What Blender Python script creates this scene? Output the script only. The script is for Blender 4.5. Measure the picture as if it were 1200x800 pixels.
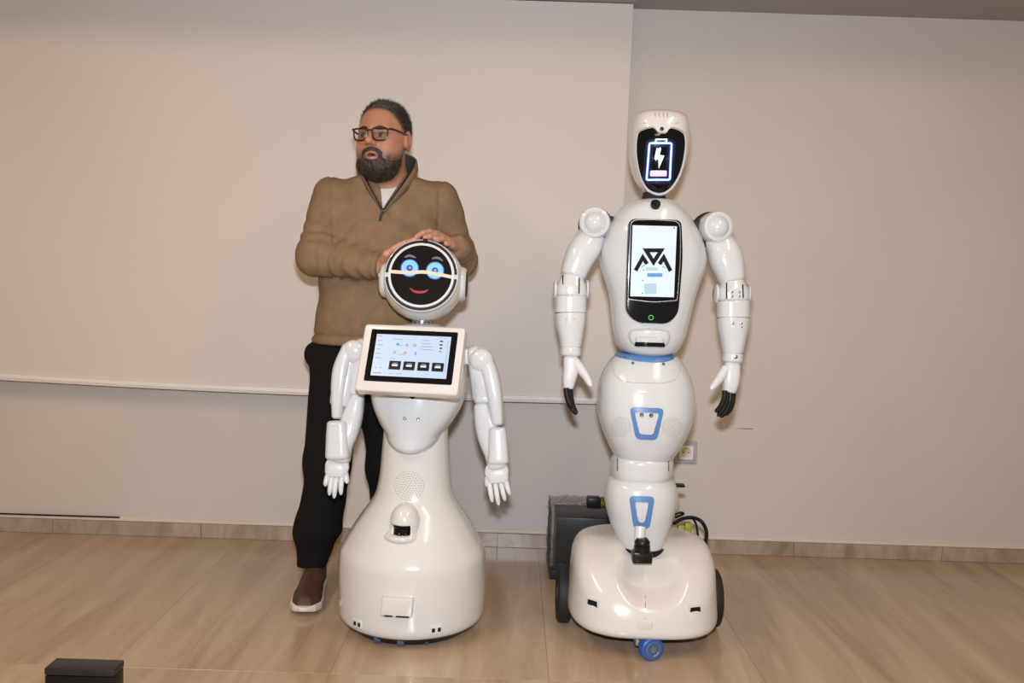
import bpy, bmesh, math, random
import numpy as np
from mathutils import Vector, Matrix
random.seed(7); np.random.seed(7)
R = math.radians
scene = bpy.context.scene
COL = scene.collection
for o in list(bpy.data.objects): bpy.data.objects.remove(o)

# ------------------------------------------------------------------ camera
FPX = 1050.0; CAM_H = 1.10
PITCH = math.atan(78/FPX); ROLL = math.atan(0.0314)
fw = np.array([0, math.cos(PITCH), -math.sin(PITCH)])
up0 = np.array([0, math.sin(PITCH), math.cos(PITCH)])
rt0 = np.array([1.0, 0, 0])
rt = math.cos(ROLL)*rt0 + math.sin(ROLL)*up0
up = -math.sin(ROLL)*rt0 + math.cos(ROLL)*up0
cam = bpy.data.cameras.new('camera'); cam_o = bpy.data.objects.new('camera', cam); COL.objects.link(cam_o)
cam.sensor_width = 36; cam.lens = FPX/1200*36; cam.clip_start = 0.05
cam_o.matrix_world = Matrix(((rt[0], up[0], -fw[0], 0), (rt[1], up[1], -fw[1], 0), (rt[2], up[2], -fw[2], CAM_H), (0, 0, 0, 1)))
scene.camera = cam_o

def P(x, y, Y):
    """survey point: photo position (1200x800) at distance Y from the camera, in metres"""
    d = fw + (x-600)/FPX*rt - (y-400)/FPX*up
    t = Y/d[1]
    return np.array([0, 0, CAM_H]) + d*t
def PX(Y): return FPX/Y          # photo pixels per metre at distance Y

# ------------------------------------------------------------------ light
world = bpy.data.worlds.new('World'); scene.world = world; world.use_nodes = True
wb = world.node_tree.nodes['Background']
wb.inputs[0].default_value = (1.0, 0.72, 0.46, 1); wb.inputs[1].default_value = 0.26
def area_light(name, loc, target, sx, sy, power, color):
    l = bpy.data.lights.new(name, 'AREA'); l.shape = 'RECTANGLE'; l.size = sx; l.size_y = sy
    l.energy = power; l.color = color
    o = bpy.data.objects.new(name, l); COL.objects.link(o); o.location = loc
    d = Vector(target)-Vector(loc); o.rotation_euler = d.to_track_quat('-Z', 'Y').to_euler()
    return o
# camera flash on the hot shoe, a little above the lens
area_light('camera_flash', (-0.006, 0.02, CAM_H+0.16), (0, 3.6, 1.05), 0.075, 0.045, 66.0, (0.87, 0.915, 1.0))
# tubes of the ceiling, out of the frame above
for k, (lx, ly, rot) in enumerate(((-1.75, 1.0, 0), (1.15, 1.0, 0), (0.0, -2.3, 1))):
    area_light('ceiling_tube_light', (lx, ly, 2.72), (lx, ly+0.001, 0), 1.3 if rot else 0.12, 0.12 if rot else 1.5, (34.0, 24.0, 30.0)[k], (1.0, 0.72, 0.43))
vs = scene.view_settings
vs.view_transform = 'Standard'; vs.look = 'None'; vs.gamma = 1.0; vs.use_curve_mapping = False; vs.exposure = 0.0

# ------------------------------------------------------------------ materials
MATS = {}
def mat(name, col=(.8, .8, .8), rough=.5, metal=0, coat=0, emit=None, estr=0, bump=0, bscale=100, sheen=0, var=0, vscale=8, spec=None, alpha=None):
    if name in MATS: return MATS[name]
    m = bpy.data.materials.new(name); m.use_nodes = True; nt = m.node_tree; b = nt.nodes['Principled BSDF']
    b.inputs['Base Color'].default_value = (*col, 1); b.inputs['Roughness'].default_value = rough; b.inputs['Metallic'].default_value = metal
    b.inputs['Coat Weight'].default_value = coat; b.inputs['Coat Roughness'].default_value = 0.06
    if sheen: b.inputs['Sheen Weight'].default_value = sheen; b.inputs['Sheen Roughness'].default_value = .5
    if spec is not None: b.inputs['Specular IOR Level'].default_value = spec
    if emit: b.inputs['Emission Color'].default_value = (*emit, 1); b.inputs['Emission Strength'].default_value = estr
    if alpha is not None: b.inputs['Alpha'].default_value = alpha
    tc = nt.nodes.new('ShaderNodeTexCoord')
    if var:
        n = nt.nodes.new('ShaderNodeTexNoise'); n.inputs['Scale'].default_value = vscale; n.inputs['Detail'].default_value = 4
        nt.links.new(tc.outputs['Object'], n.inputs['Vector'])
        mr = nt.nodes.new('ShaderNodeMapRange'); mr.inputs[1].default_value = .3; mr.inputs[2].default_value = .7
        mr.inputs[3].default_value = 1-var; mr.inputs[4].default_value = 1+var
        nt.links.new(n.outputs['Fac'], mr.inputs[0])
        mx = nt.nodes.new('ShaderNodeVectorMath'); mx.operation = 'SCALE'; mx.inputs[0].default_value = col
        nt.links.new(mr.outputs[0], mx.inputs['Scale']); nt.links.new(mx.outputs[0], b.inputs['Base Color'])
    if bump:
        n = nt.nodes.new('ShaderNodeTexNoise'); n.inputs['Scale'].default_value = bscale; n.inputs['Detail'].default_value = 3
        nt.links.new(tc.outputs['Object'], n.inputs['Vector'])
        bp = nt.nodes.new('ShaderNodeBump'); bp.inputs['Strength'].default_value = bump; bp.inputs['Distance'].default_value = .004
        nt.links.new(n.outputs['Fac'], bp.inputs['Height']); nt.links.new(bp.outputs[0], b.inputs['Normal'])
    MATS[name] = m
    return m

def stone_mat(name, c1, c2, c3, scale, rough, axis_scale):
    m = bpy.data.materials.new(name); m.use_nodes = True; nt = m.node_tree; b = nt.nodes['Principled BSDF']
    g = nt.nodes.new('ShaderNodeNewGeometry'); oi = nt.nodes.new('ShaderNodeObjectInfo')
    mul = nt.nodes.new('ShaderNodeVectorMath'); mul.operation = 'MULTIPLY'; mul.inputs[1].default_value = axis_scale
    nt.links.new(g.outputs['Position'], mul.inputs[0])
    off = nt.nodes.new('ShaderNodeVectorMath'); off.operation = 'SCALE'; off.inputs[0].default_value = (3, 1.7, 2.3)
    nt.links.new(oi.outputs['Random'], off.inputs['Scale'])
    add = nt.nodes.new('ShaderNodeVectorMath'); nt.links.new(mul.outputs[0], add.inputs[0]); nt.links.new(off.outputs[0], add.inputs[1])
    n1 = nt.nodes.new('ShaderNodeTexNoise'); n1.inputs['Scale'].default_value = scale; n1.inputs['Detail'].default_value = 7; n1.inputs['Roughness'].default_value = .62
    n1.inputs['Distortion'].default_value = .5
    nt.links.new(add.outputs[0], n1.inputs['Vector'])
    cr = nt.nodes.new('ShaderNodeValToRGB'); nt.links.new(n1.outputs['Fac'], cr.inputs[0])
    e = cr.color_ramp.elements; e[0].position = .3; e[0].color = (*c1, 1); e[1].position = .72; e[1].color = (*c3, 1)
    k = e.new(.5); k.color = (*c2, 1)
    nt.links.new(cr.outputs[0], b.inputs['Base Color'])
    mr = nt.nodes.new('ShaderNodeMapRange'); mr.inputs[3].default_value = rough-.04; mr.inputs[4].default_value = rough+.08
    nt.links.new(n1.outputs['Fac'], mr.inputs[0]); nt.links.new(mr.outputs[0], b.inputs['Roughness'])
    bp = nt.nodes.new('ShaderNodeBump'); bp.inputs['Strength'].default_value = .03; bp.inputs['Distance'].default_value = .002
    nt.links.new(n1.outputs['Fac'], bp.inputs['Height']); nt.links.new(bp.outputs[0], b.inputs['Normal'])
    return m

M_WALL = mat('wall_paint', (.57, .53, .50), .62, bump=.12, bscale=60, var=.015, vscale=3)
M_SCREEN = mat('screen_fabric', (.63, .585, .55), .62, var=.012, vscale=2)
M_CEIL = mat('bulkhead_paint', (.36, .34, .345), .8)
M_FLOOR = stone_mat('travertine_floor', (.31, .215, .14), (.42, .305, .205), (.50, .385, .275), 1.9, .17, (5.2, .55, 1))
M_BASE = stone_mat('skirting_stone', (.25, .19, .15), (.36, .29, .24), (.46, .385, .33), 2.2, .22, (5.0, 1, 2.0))
M_CAULK = mat('skirting_lip', (.66, .58, .50), .6)
M_WHITE = mat('robot_white', (.595, .625, .65), .16, coat=.5)
M_WHITE2 = mat('robot_warm_white', (.63, .615, .595), .18, coat=.4)
M_WHITE3 = mat('robot_body_white', (.615, .62, .615), .17, coat=.45)
M_MATTEW = mat('robot_satin_white', (.60, .625, .65), .38)
M_BLACK = mat('black_plastic', (.007, .007, .008), .35, spec=.3)
M_GLOSSBLK = mat('black_glass', (.004, .004, .005), .06, spec=.3)
M_RUBBER = mat('rubber', (.016, .016, .017), .6, spec=.3)
M_GREY = mat('grey_metal', (.32, .33, .35), .35, metal=.8)
M_BLUE = mat('blue_plastic', (.085, .21, .46), .3)
M_SEAM = mat('seam_grey', (.10, .10, .10), .6)
M_HOLE = mat('hole_grey', (.14, .135, .13), .7)
M_BLUEDK = mat('castor_blue', (.025, .10, .36), .35)
M_LCD = mat('lcd_pale_blue', (.05, .06, .07), .2, emit=(.66, .80, 1.0), estr=.86)
M_LCDW = mat('lcd_white', (.05, .06, .07), .2, emit=(.86, .95, 1.0), estr=.92)
M_UI_G = mat('ui_grey', (.05, .055, .065), .4, emit=(.36, .44, .58), estr=.7)
M_UI_D = mat('ui_dark', (.006, .006, .008), .4, spec=.2)
M_UI_B = mat('ui_blue', (.02, .05, .1), .4, emit=(.12, .34, .74), estr=.8)
M_UI_LB = mat('ui_light_blue', (.05, .08, .1), .4, emit=(.48, .70, .84), estr=.78)
M_UI_R = mat('ui_red', (.06, .01, .012), .4, emit=(.30, .04, .05), estr=.5)
M_UI_O = mat('ui_orange', (.08, .05, .04), .4, emit=(.66, .46, .44), estr=.8)
M_EYE = mat('eye_glow', (.05, .1, .2), .3, emit=(.24, .58, 1.0), estr=1.05)
M_EYE2 = mat('eye_halo', (.02, .03, .1), .3, emit=(.05, .16, .85), estr=.8)
M_PUPIL = mat('eye_pupil', (.02, .03, .1), .3, emit=(.03, .06, .42), estr=1.0)
M_SPARK = mat('eye_spark', (.2, .3, .4), .3, emit=(.16, .3, .9), estr=.9)
M_MOUTH = mat('mouth_red', (.08, .01, .015), .3, emit=(.62, .02, .05), estr=.7)
M_BROW = mat('brow_grey', (.05, .05, .05), .4, emit=(.15, .17, .17), estr=.6)
M_STRIPE = mat('stripe_reflection', (.15, .13, .1), .3, emit=(1.0, .84, .58), estr=.72)
M_ICON = mat('icon_glow', (.2, .3, .4), .3, emit=(.50, .80, 1.0), estr=1.5)
M_ICONP = mat('icon_pink', (.3, .2, .3), .3, emit=(.86, .62, .86), estr=.95)
M_ICONH = mat('icon_halo', (.005, .008, .03), .3, emit=(.02, .07, .42), estr=.8)
M_NAVY = mat('display_navy', (.004, .005, .012), .2, emit=(.006, .012, .065), estr=.8)
M_GREEN = mat('power_green', (.02, .2, .03), .3, emit=(.08, .75, .12), estr=.7)
M_SOCKET = mat('socket_white', (.72, .69, .64), .4)
M_PLATE = mat('plate_grey', (.36, .38, .42), .4)
M_BRASS = mat('brass', (.55, .38, .12), .3, metal=.9)
M_YELL = mat('yellow_green', (.26, .28, .03), .5)

# ------------------------------------------------------------------ mesh helpers
WLOC = {}
def tag(o, label=None, cat=None, group=None, kind=None):
    if label: o['label'] = label
    if cat: o['category'] = cat
    if group: o['group'] = group
    if kind: o['kind'] = kind
    return o
def empty(name, loc, label, cat, group=None):
    o = bpy.data.objects.new(name, None); COL.objects.link(o); o.location = loc; o.empty_display_size = .1
    WLOC[o.name] = np.array(loc, float); return tag(o, label, cat, group)
def obj(name, VF, m, parent=None, smooth=True, label=None, cat=None, group=None, kind=None, sharp=35, fmat=None):
    V, F = np.asarray(VF[0], float), VF[1]
    c = (V.min(0)+V.max(0))/2
    me = bpy.data.meshes.new(name)
    me.from_pydata([tuple(v) for v in (V-c)], [], [tuple(int(i) for i in f) for f in F]); me.update()
    for mm in (m if isinstance(m, (list, tuple)) else [m]): me.materials.append(mm)
    if fmat is not None: me.polygons.foreach_set('material_index', np.asarray(fmat, 'i'))
    if smooth:
        me.polygons.foreach_set('use_smooth', [True]*len(me.polygons))
        if sharp: me.set_sharp_from_angle(angle=R(sharp))
    o = bpy.data.objects.new(name, me); COL.objects.link(o)
    if parent is not None:
        o.parent = parent; o.location = c-WLOC[parent.name]
    else: o.location = c
    WLOC[o.name] = c
    return tag(o, label, cat, group, kind)
def join(*parts):
    V = []; F = []; n = 0
    for v, f in parts:
        v = np.asarray(v, float); V.append(v); F += [tuple(i+n for i in q) for q in f]; n += len(v)
    return np.concatenate(V), F
def from_bm(bm):
    bm.verts.ensure_lookup_table(); bm.verts.index_update()
    r = np.array([v.co[:] for v in bm.verts]), [tuple(v.index for v in f.verts) for f in bm.faces]
    bm.free(); return r
def basis(u, v):
    u = np.asarray(u, float); u = u/np.linalg.norm(u); v = np.asarray(v, float); v = v-u*np.dot(u, v); v /= np.linalg.norm(v)
    return u, v, np.cross(u, v)
def box(c, s, bev=0, seg=2, fr=None):
    bm = bmesh.new(); bmesh.ops.create_cube(bm, size=1)
    for v in bm.verts: v.co = Vector((v.co.x*s[0], v.co.y*s[1], v.co.z*s[2]))
    if bev: bmesh.ops.bevel(bm, geom=list(bm.edges), offset=bev, segments=seg, profile=.5, affect='EDGES')
    V, F = from_bm(bm)
    if fr is not None: V = V[:, :1]*fr[0]+V[:, 1:2]*fr[1]+V[:, 2:]*fr[2]
    return V+np.asarray(c, float), F
def loft(rings, caps=True, closed=True):
    n = len(rings[0]); V = np.concatenate(rings); F = []
    for i in range(len(rings)-1):
        for j in range(n if closed else n-1):
            a = i*n+j; b = i*n+(j+1) % n
            F.append((a, b, b+n, a+n))
    if caps:
        F.append(tuple(reversed(range(n)))); F.append(tuple(range((len(rings)-1)*n, len(rings)*n)))
    return V, F
def circle(c, u, v, r, n=24, r2=None):
    t = np.linspace(0, 2*np.pi, n, endpoint=False); r2 = r if r2 is None else r2
    return np.asarray(c)+np.outer(np.cos(t)*r, u)+np.outer(np.sin(t)*r2, v)
def turned(c, axis, prof, n=28, ref=(0, 0, 1)):
    """lathe: prof = [(distance along axis, radius)]"""
    a = np.asarray(axis, float); a /= np.linalg.norm(a)
    ref = np.array(ref, float)
    if abs(np.dot(a, ref)) > .95: ref = np.array([1.0, 0, 0])
    u = np.cross(a, ref); u /= np.linalg.norm(u); v = np.cross(a, u)
    return loft([circle(np.asarray(c)+a*h, u, v, max(r, 1e-5), n) for h, r in prof])
def ball(c, r, n=20, m=12, fr=None):
    r = np.array([r]*3 if np.isscalar(r) else r, float); rings = []
    for i in range(m+1):
        th = math.pi*(i/m)*.9998+.0003
        t = np.linspace(0, 2*np.pi, n, endpoint=False)
        p = np.stack([np.sin(th)*np.cos(t), np.sin(th)*np.sin(t), np.full(n, -np.cos(th))], 1)*r
        if fr is not None: p = p[:, :1]*fr[0]+p[:, 1:2]*fr[1]+p[:, 2:]*fr[2]
        rings.append(p+np.asarray(c))
    return loft(rings)
def spline(pts, n):
    pts = np.asarray(pts, float); k = len(pts); out = []
    for t in np.linspace(0, k-1, n):
        i = min(int(t), k-2); f = t-i
        p0 = pts[i-1] if i > 0 else 2*pts[0]-pts[1]; p1 = pts[i]; p2 = pts[i+1]; p3 = pts[i+2] if i+2 < k else 2*pts[-1]-pts[-2]
        out.append(.5*(2*p1+(p2-p0)*f+(2*p0-5*p1+4*p2-p3)*f*f+(3*p1-p0-3*p2+p3)*f**3))
    return np.array(out)
def tube(path, r, n=10, closed=False):
    path = np.asarray(path, float); k = len(path); r = np.full(k, r) if np.isscalar(r) else np.asarray(r)
    tg = np.gradient(path, axis=0) if not closed else np.roll(path, -1, 0)-np.roll(path, 1, 0)
    tg /= np.linalg.norm(tg, axis=1)[:, None]+1e-12
    ref = np.array([0, 0, 1.0]) if abs(tg[0][2]) < .9 else np.array([1.0, 0, 0])
    u = np.cross(tg[0], ref); u /= np.linalg.norm(u); rings = []
    for i in range(k):
        u = u-tg[i]*np.dot(u, tg[i]); u /= np.linalg.norm(u); v = np.cross(tg[i], u)
        rings.append(circle(path[i], u, v, r[i], n))
    if not closed: return loft(rings)
    V, F = loft(rings, caps=False); N = len(V)
    for j in range(n): F.append(((k-1)*n+j, (k-1)*n+(j+1) % n, (j+1) % n, j))
    return V, F
def round_poly(pts, r, seg=5):
    pts = [np.asarray(p, float) for p in pts]; out = []; n = len(pts)
    rs = [r]*n if np.isscalar(r) else r
    for i in range(n):
        p = pts[i]; a = pts[i-1]-p; b = pts[(i+1) % n]-p; la, lb = np.linalg.norm(a), np.linalg.norm(b)
        k = min(rs[i], la*.49, lb*.49)
        if k <= 1e-9: out.append(p); continue
        s = p+a/la*k; e = p+b/lb*k
        for t in np.linspace(0, 1, seg+1): out.append((1-t)**2*s+2*t*(1-t)*p+t*t*e)
    return np.array(out)
def dense(pts, step):
    pts = np.asarray(pts, float); out = []
    for i in range(len(pts)):
        a = pts[i]; b = pts[(i+1) % len(pts)]; k = max(1, int(np.linalg.norm(b-a)/step))
        for t in range(k): out.append(a+(b-a)*t/k)
    return np.array(out)
def prism(poly, o, u, v, d, bev=0):
    """polygon in the (u,v) plane at o, extruded by d along u x v (d<0: backwards); rounded rim when bev"""
    poly = np.asarray(poly, float); u, v, w = np.asarray(u, float), np.asarray(v, float), np.cross(u, v)
    def ring(p, h): return np.asarray(o)+np.outer(p[:, 0], u)+np.outer(p[:, 1], v)+w*h
    if not bev: return loft([ring(poly, 0), ring(poly, d)])
    e = np.roll(poly, -1, 0)-np.roll(poly, 1, 0); e /= np.linalg.norm(e, axis=1)[:, None]+1e-12
    nrm = np.stack([-e[:, 1], e[:, 0]], 1)      # inward for counter-clockwise outlines
    area = .5*np.sum(poly[:, 0]*np.roll(poly[:, 1], -1)-np.roll(poly[:, 0], -1)*poly[:, 1])
    if area < 0: nrm = -nrm
    s = 1 if d > 0 else -1
    rings = [ring(poly, 0), ring(poly, d-s*bev)]
    for a in (30, 60, 90): rings.append(ring(poly+nrm*bev*(1-math.cos(R(a))), d-s*bev*(1-math.sin(R(a)))))
    return loft(rings)
def frame_ring(outer, inner, o, u, v, d):
    outer, inner = np.asarray(outer, float), np.asarray(inner, float); u, v, w = np.asarray(u), np.asarray(v), np.cross(u, v)
    def ring(p, h): return np.asarray(o)+np.outer(p[:, 0], u)+np.outer(p[:, 1], v)+w*h
    n = len(outer); V, F = loft([ring(outer, 0), ring(outer, d), ring(inner, d), ring(inner, 0)], caps=False)
    for j in range(n): F.append((3*n+j, 3*n+(j+1) % n, (j+1) % n, j))
    return V, F
def rrect(w, h, r, seg=5, cx=0, cy=0):
    return round_poly([(cx-w/2, cy-h/2), (cx+w/2, cy-h/2), (cx+w/2, cy+h/2), (cx-w/2, cy+h/2)], r, seg)

class Shell:
    """a body turned or pulled from level sections: rows of (photo y, left x, right x, front depth, back depth, squareness)"""
    def __init__(s, rows, Yc, n=40, m=64, X0=None):
        z = []; rr = []
        for (y, xl, xr, bf, bb, ex) in rows:
            a = P(xl, y, Yc); b = P(xr, y, Yc)
            rr.append(((a[2]+b[2])/2, (a[0]+b[0])/2 if X0 is None else X0, (b[0]-a[0])/2, bf, bb, ex))
        rr = np.array(rr); rr = spline(rr, n) if n else rr
        rr[:, 2] = np.maximum(rr[:, 2], .002); rr[:, 3:5] = np.maximum(rr[:, 3:5], .002)
        s.r = rr; s.Yc = Yc; s.m = m
        o = np.argsort(rr[:, 0]); s.s = rr[o]
    def par(s, z): return [np.interp(z, s.s[:, 0], s.s[:, k]) for k in range(1, 6)]
    def front(s, x, z):
        cx, a, bf, bb, ex = s.par(z); q = min(abs((x-cx)/a), .999)
        return s.Yc-bf*(1-q**ex)**(1/ex)
    def build(s):
        rings = []; t = np.linspace(0, 2*np.pi, s.m, endpoint=False); c, sn = np.cos(t), np.sin(t)
        for z, cx, a, bf, bb, ex in s.r:
            x = cx+a*np.sign(c)*np.abs(c)**(2/ex); yy = np.sign(sn)*np.abs(sn)**(2/ex)
            rings.append(np.stack([x, s.Yc+np.where(yy < 0, bf*yy, bb*yy), np.full(s.m, z)], 1))
        V, F = loft(rings)
        return V, [tuple(reversed(f)) for f in F]
    def hit(s, px, py):
        Y = s.Yc-.1
        for _ in range(14):
            p = P(px, py, Y); Y = .5*Y+.5*s.front(p[0], p[2])
        return P(px, py, Y)
    def normal(s, p, e=.004):
        dx = (s.front(p[0]+e, p[2])-s.front(p[0]-e, p[2]))/(2*e); dz = (s.front(p[0], p[2]+e)-s.front(p[0], p[2]-e))/(2*e)
        n = np.array([dx, -1, dz]); return n/np.linalg.norm(n)
    def lay(s, pts, off):
        out = []
        for q in pts:
            p = s.hit(*q); out.append(p+s.normal(p)*off)
        return np.array(out)
    def ring_decal(s, outer, inner, t):
        o0, o1, i1, i0 = s.lay(outer, -.004), s.lay(outer, t), s.lay(inner, t), s.lay(inner, -.004)
        c = o1.mean(0); o1 = o1+(c-o1)*.02; i1 = i1-(c-i1)*.02
        return loft([o0, o1, i1, i0], caps=False)
    def patch(s, outline, t, rings=4):
        o = np.asarray(outline, float); c = o.mean(0); rr = [s.lay(o, -.004)]
        for k in range(rings): rr.append(s.lay(c+(o-c)*(1-k/rings)*(.985 if k == 0 else 1), t))
        return loft(rr)
    def dome(s, outline, t, rim):
        o = np.asarray(outline, float); c = o.mean(0); rr = []
        for k, off in ((1, -.003), (1-rim*.15, t*.35), (1-rim*.4, t*.68), (1-rim*.7, t*.9), (1-rim, t), (.5*(1-rim), t), (.1, t)): rr.append(s.lay(c+(o-c)*k, off))
        return loft(rr)
    def dots(s, c, rad, rdot, t, nr):
        parts = []
        for i in range(nr+1):
            r = rad*i/nr; k = max(1, int(round(6*i*.95)))
            for j in range(k):
                a = 2*math.pi*j/k; p = s.hit(c[0]+r*math.cos(a), c[1]+r*math.sin(a)); nn = s.normal(p)
                parts.append(turned(p-nn*.001, nn, [(0, rdot), (.001+t, rdot*.9)], 6))
        return join(*parts)

def limb(secs, n=24, m=20, cap=(1, 1)):
    """secs: (photo x, photo y, Y, half width px, half depth m, squareness); sections square to the run of the limb"""
    rows = []
    for x, y, Y, w, d, ex in secs: rows.append([*P(x, y, Y), w/PX(Y), d, ex])
    rows = spline(rows, n); C = rows[:, :3]; tg = np.gradient(C, axis=0); tg /= np.linalg.norm(tg, axis=1)[:, None]
    rings = []; t = np.linspace(0, 2*np.pi, m*2, endpoint=False); c, s = np.cos(t), np.sin(t)
    def ring(i, off, k):
        w, d, ex = rows[i, 3], rows[i, 4], rows[i, 5]
        D = np.array([0, 1.0, 0]); D = D-tg[i]*np.dot(D, tg[i]); D /= np.linalg.norm(D); U = np.cross(tg[i], D)
        return C[i]+tg[i]*off+np.outer(np.sign(c)*np.abs(c)**(2/ex)*w*k, U)+np.outer(np.sign(s)*np.abs(s)**(2/ex)*d*k, D)
    h0 = min(rows[0, 3], rows[0, 4])*cap[0]; h1 = min(rows[-1, 3], rows[-1, 4])*cap[1]
    for a in (85, 62, 38, 16): rings.append(ring(0, -h0*math.sin(R(a)), 1-(1-math.cos(R(a)))*min(1, cap[0]*1.0)))
    for i in range(n): rings.append(ring(i, 0, 1))
    for a in (16, 38, 62, 85): rings.append(ring(n-1, h1*math.sin(R(a)), 1-(1-math.cos(R(a)))*min(1, cap[1]*1.0)))
    return loft(rings)

# ---- organic forms: signed distances blended smoothly, meshed with surface nets
def smin(a, b, k):
    h = np.maximum(k-np.abs(a-b), 0)/k
    return np.minimum(a, b)-h*h*k*.25
def smax(a, b, k): return -smin(-a, -b, k)
def sd_cap(p, a, b, ra, rb):
    a = np.asarray(a, float); b = np.asarray(b, float); ba = b-a
    t = np.clip(((p-a)@ba)/np.dot(ba, ba), 0, 1)
    return np.linalg.norm(p-a-t[:, None]*ba, axis=1)-(ra+(rb-ra)*t)
def sd_ell(p, c, r, fr=None):
    q = p-np.asarray(c, float)
    if fr is not None: q = np.stack([q@f for f in fr], 1)
    r = np.asarray(r, float); k0 = np.linalg.norm(q/r, axis=1); k1 = np.linalg.norm(q/(r*r), axis=1)+1e-9
    return np.where(k0 < 1e-6, -r.min(), k0*(k0-1)/k1)
def surface(f, lo, hi, h, B=10):
    lo = np.asarray(lo, float); hi = np.asarray(hi, float)
    nb = np.ceil((hi-lo)/(h*B)).astype(int)+1; N = nb*B+1
    bi = np.stack(np.meshgrid(*[np.arange(k) for k in nb], indexing='ij'), -1).reshape(-1, 3)
    dc = f(lo+(bi+.5)*h*B)
    D = np.empty(nb*B, np.float32)
    D.reshape(nb[0], B, nb[1], B, nb[2], B)[...] = dc.reshape(nb)[:, None, :, None, :, None]
    act = np.abs(dc) < h*B*1.35
    loc = np.stack(np.meshgrid(*[np.arange(B)]*3, indexing='ij'), -1).reshape(-1, 3)
    A = bi[act]
    for s in range(0, len(A), 400):
        a = A[s:s+400]; idx = (a[:, None, :]*B+loc[None]).reshape(-1, 3)
        d = f(lo+idx*h); D[idx[:, 0], idx[:, 1], idx[:, 2]] = d
    S = D < 0
    cnt = np.zeros(np.array(D.shape)-1, np.int8); sl = [slice(None, -1), slice(1, None)]
    offs = [(i, j, k) for i in (0, 1) for j in (0, 1) for k in (0, 1)]
    for i, j, k in offs: cnt += S[sl[i], sl[j], sl[k]]
    cells = np.argwhere((cnt > 0) & (cnt < 8)); vid = np.full(cnt.shape, -1, np.int32); vid[tuple(cells.T)] = np.arange(len(cells))
    cv = np.stack([D[cells[:, 0]+i, cells[:, 1]+j, cells[:, 2]+k] for i, j, k in offs], 1).astype(float)
    acc = np.zeros((len(cells), 3)); num = np.zeros(len(cells)); O = np.array(offs, float)
    for a in range(8):
        for b in range(a+1, 8):
            if np.abs(O[a]-O[b]).sum() != 1: continue
            m = (cv[:, a] < 0) != (cv[:, b] < 0); t = np.where(m, cv[:, a]/(cv[:, a]-cv[:, b]+1e-20), 0)
            acc += np.where(m[:, None], O[a]+t[:, None]*(O[b]-O[a]), 0); num += m
    V = lo+(cells+acc/num[:, None])*h
    F = []
    for ax in range(3):
        s0 = [slice(None)]*3; s1 = [slice(None)]*3; s0[ax] = slice(None, -1); s1[ax] = slice(1, None)
        ed = np.argwhere(S[tuple(s0)] != S[tuple(s1)]); u, v = [(1, 2), (2, 0), (0, 1)][ax]
        ok = (ed[:, u] > 0) & (ed[:, v] > 0) & (ed[:, u] < D.shape[u]-1) & (ed[:, v] < D.shape[v]-1); ed = ed[ok]
        inside = S[tuple(ed.T)]
        def g(du, dv):
            e = ed.copy(); e[:, u] -= du; e[:, v] -= dv; return vid[tuple(e.T)]
        q = np.stack([g(1, 1), g(0, 1), g(0, 0), g(1, 0)], 1)
        q[~inside] = q[~inside][:, ::-1]; F.append(q[(q >= 0).all(1)])
    return V, np.concatenate(F)
def wob(p, f, seed=0):
    r = np.random.RandomState(seed); o = np.zeros(len(p))
    for k in range(5):
        d = r.normal(size=3); d /= np.linalg.norm(d); d2 = r.normal(size=3)
        o += np.sin(p@d*f*(1+.35*k)+r.uniform(0, 6)+1.2*np.sin(p@d2*f*.4+r.uniform(0, 6)))/(1+.5*k)
    return o/2.5

# ================================================================== the setting
WY = 3.57
def struct(name, VF, m, parent=None, smooth=False):
    o = obj(name, VF, m, parent, smooth=smooth)
    if parent is None: o['kind'] = 'structure'
    return o
floor = struct('floor', box((0, .6, -.030), (8.0, 6.2, .03)), mat('grout', (.36, .27, .19), .8))
floor['label'] = 'polished beige travertine floor with streaks running towards the wall'
tw, tl = .6, 1.2
tile_me = None
for i in range(-7, 7):
    for j in range(-2, 4):
        y0 = 3.42-(j+1)*tl+.15; y1 = y0+tl
        if y1 < -2.4: continue
        x0 = i*tw+.13+(0 if j % 2 else 0)
        if tile_me is None:
            t = obj('floor_tile', box((x0+tw/2, (y0+y1)/2, -.0075), (tw-.0006, tl-.0006, .015), .0004, 1), M_FLOOR, floor, smooth=False); tile_me = t.data
        else:
            t = bpy.data.objects.new('floor_tile', tile_me); COL.objects.link(t); t.parent = floor
            t.location = np.array([x0+tw/2, (y0+y1)/2, -.0075])-WLOC['floor']
floor.scale = (1, 1, 1)
wall = struct('wall_back', box((0, WY+.06, 1.45), (8.4, .12, 3.1)), M_WALL)
wall['label'] = 'plain warm grey painted wall'
# low bulkhead under the ceiling, its grey underside just in view
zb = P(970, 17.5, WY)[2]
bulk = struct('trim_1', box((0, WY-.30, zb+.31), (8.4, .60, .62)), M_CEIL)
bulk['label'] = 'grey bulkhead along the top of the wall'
# stone skirting, tile by tile
zk = P(600, 624, WY)[2]
bb = struct('baseboard_back', box((0, WY-.003, zk/2), (8.2, .006, zk)), mat('mortar', (.5, .44, .38), .8))
bb['label'] = 'stone tile skirting along the foot of the wall'
k_me = None; xs = P(237, 612, WY)[0]
for i in range(-6, 8):
    c = (xs+.6*(i+.5), WY-.009, zk/2)
    if k_me is None:
        t = obj('skirting_tile', box(c, (.5985, .012, zk-.001), .0008, 1), M_BASE, bb, smooth=False); k_me = t.data
    else:
        t = bpy.data.objects.new('skirting_tile', k_me); COL.objects.link(t); t.parent = bb; t.location = np.array(c)-WLOC['baseboard_back']
lip = struct('trim_2', box((0, WY-.004, zk+.007), (8.2, .010, .014), .002, 1), M_CAULK)
lip['label'] = 'pale bead of filler above the stone skirting'

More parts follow.
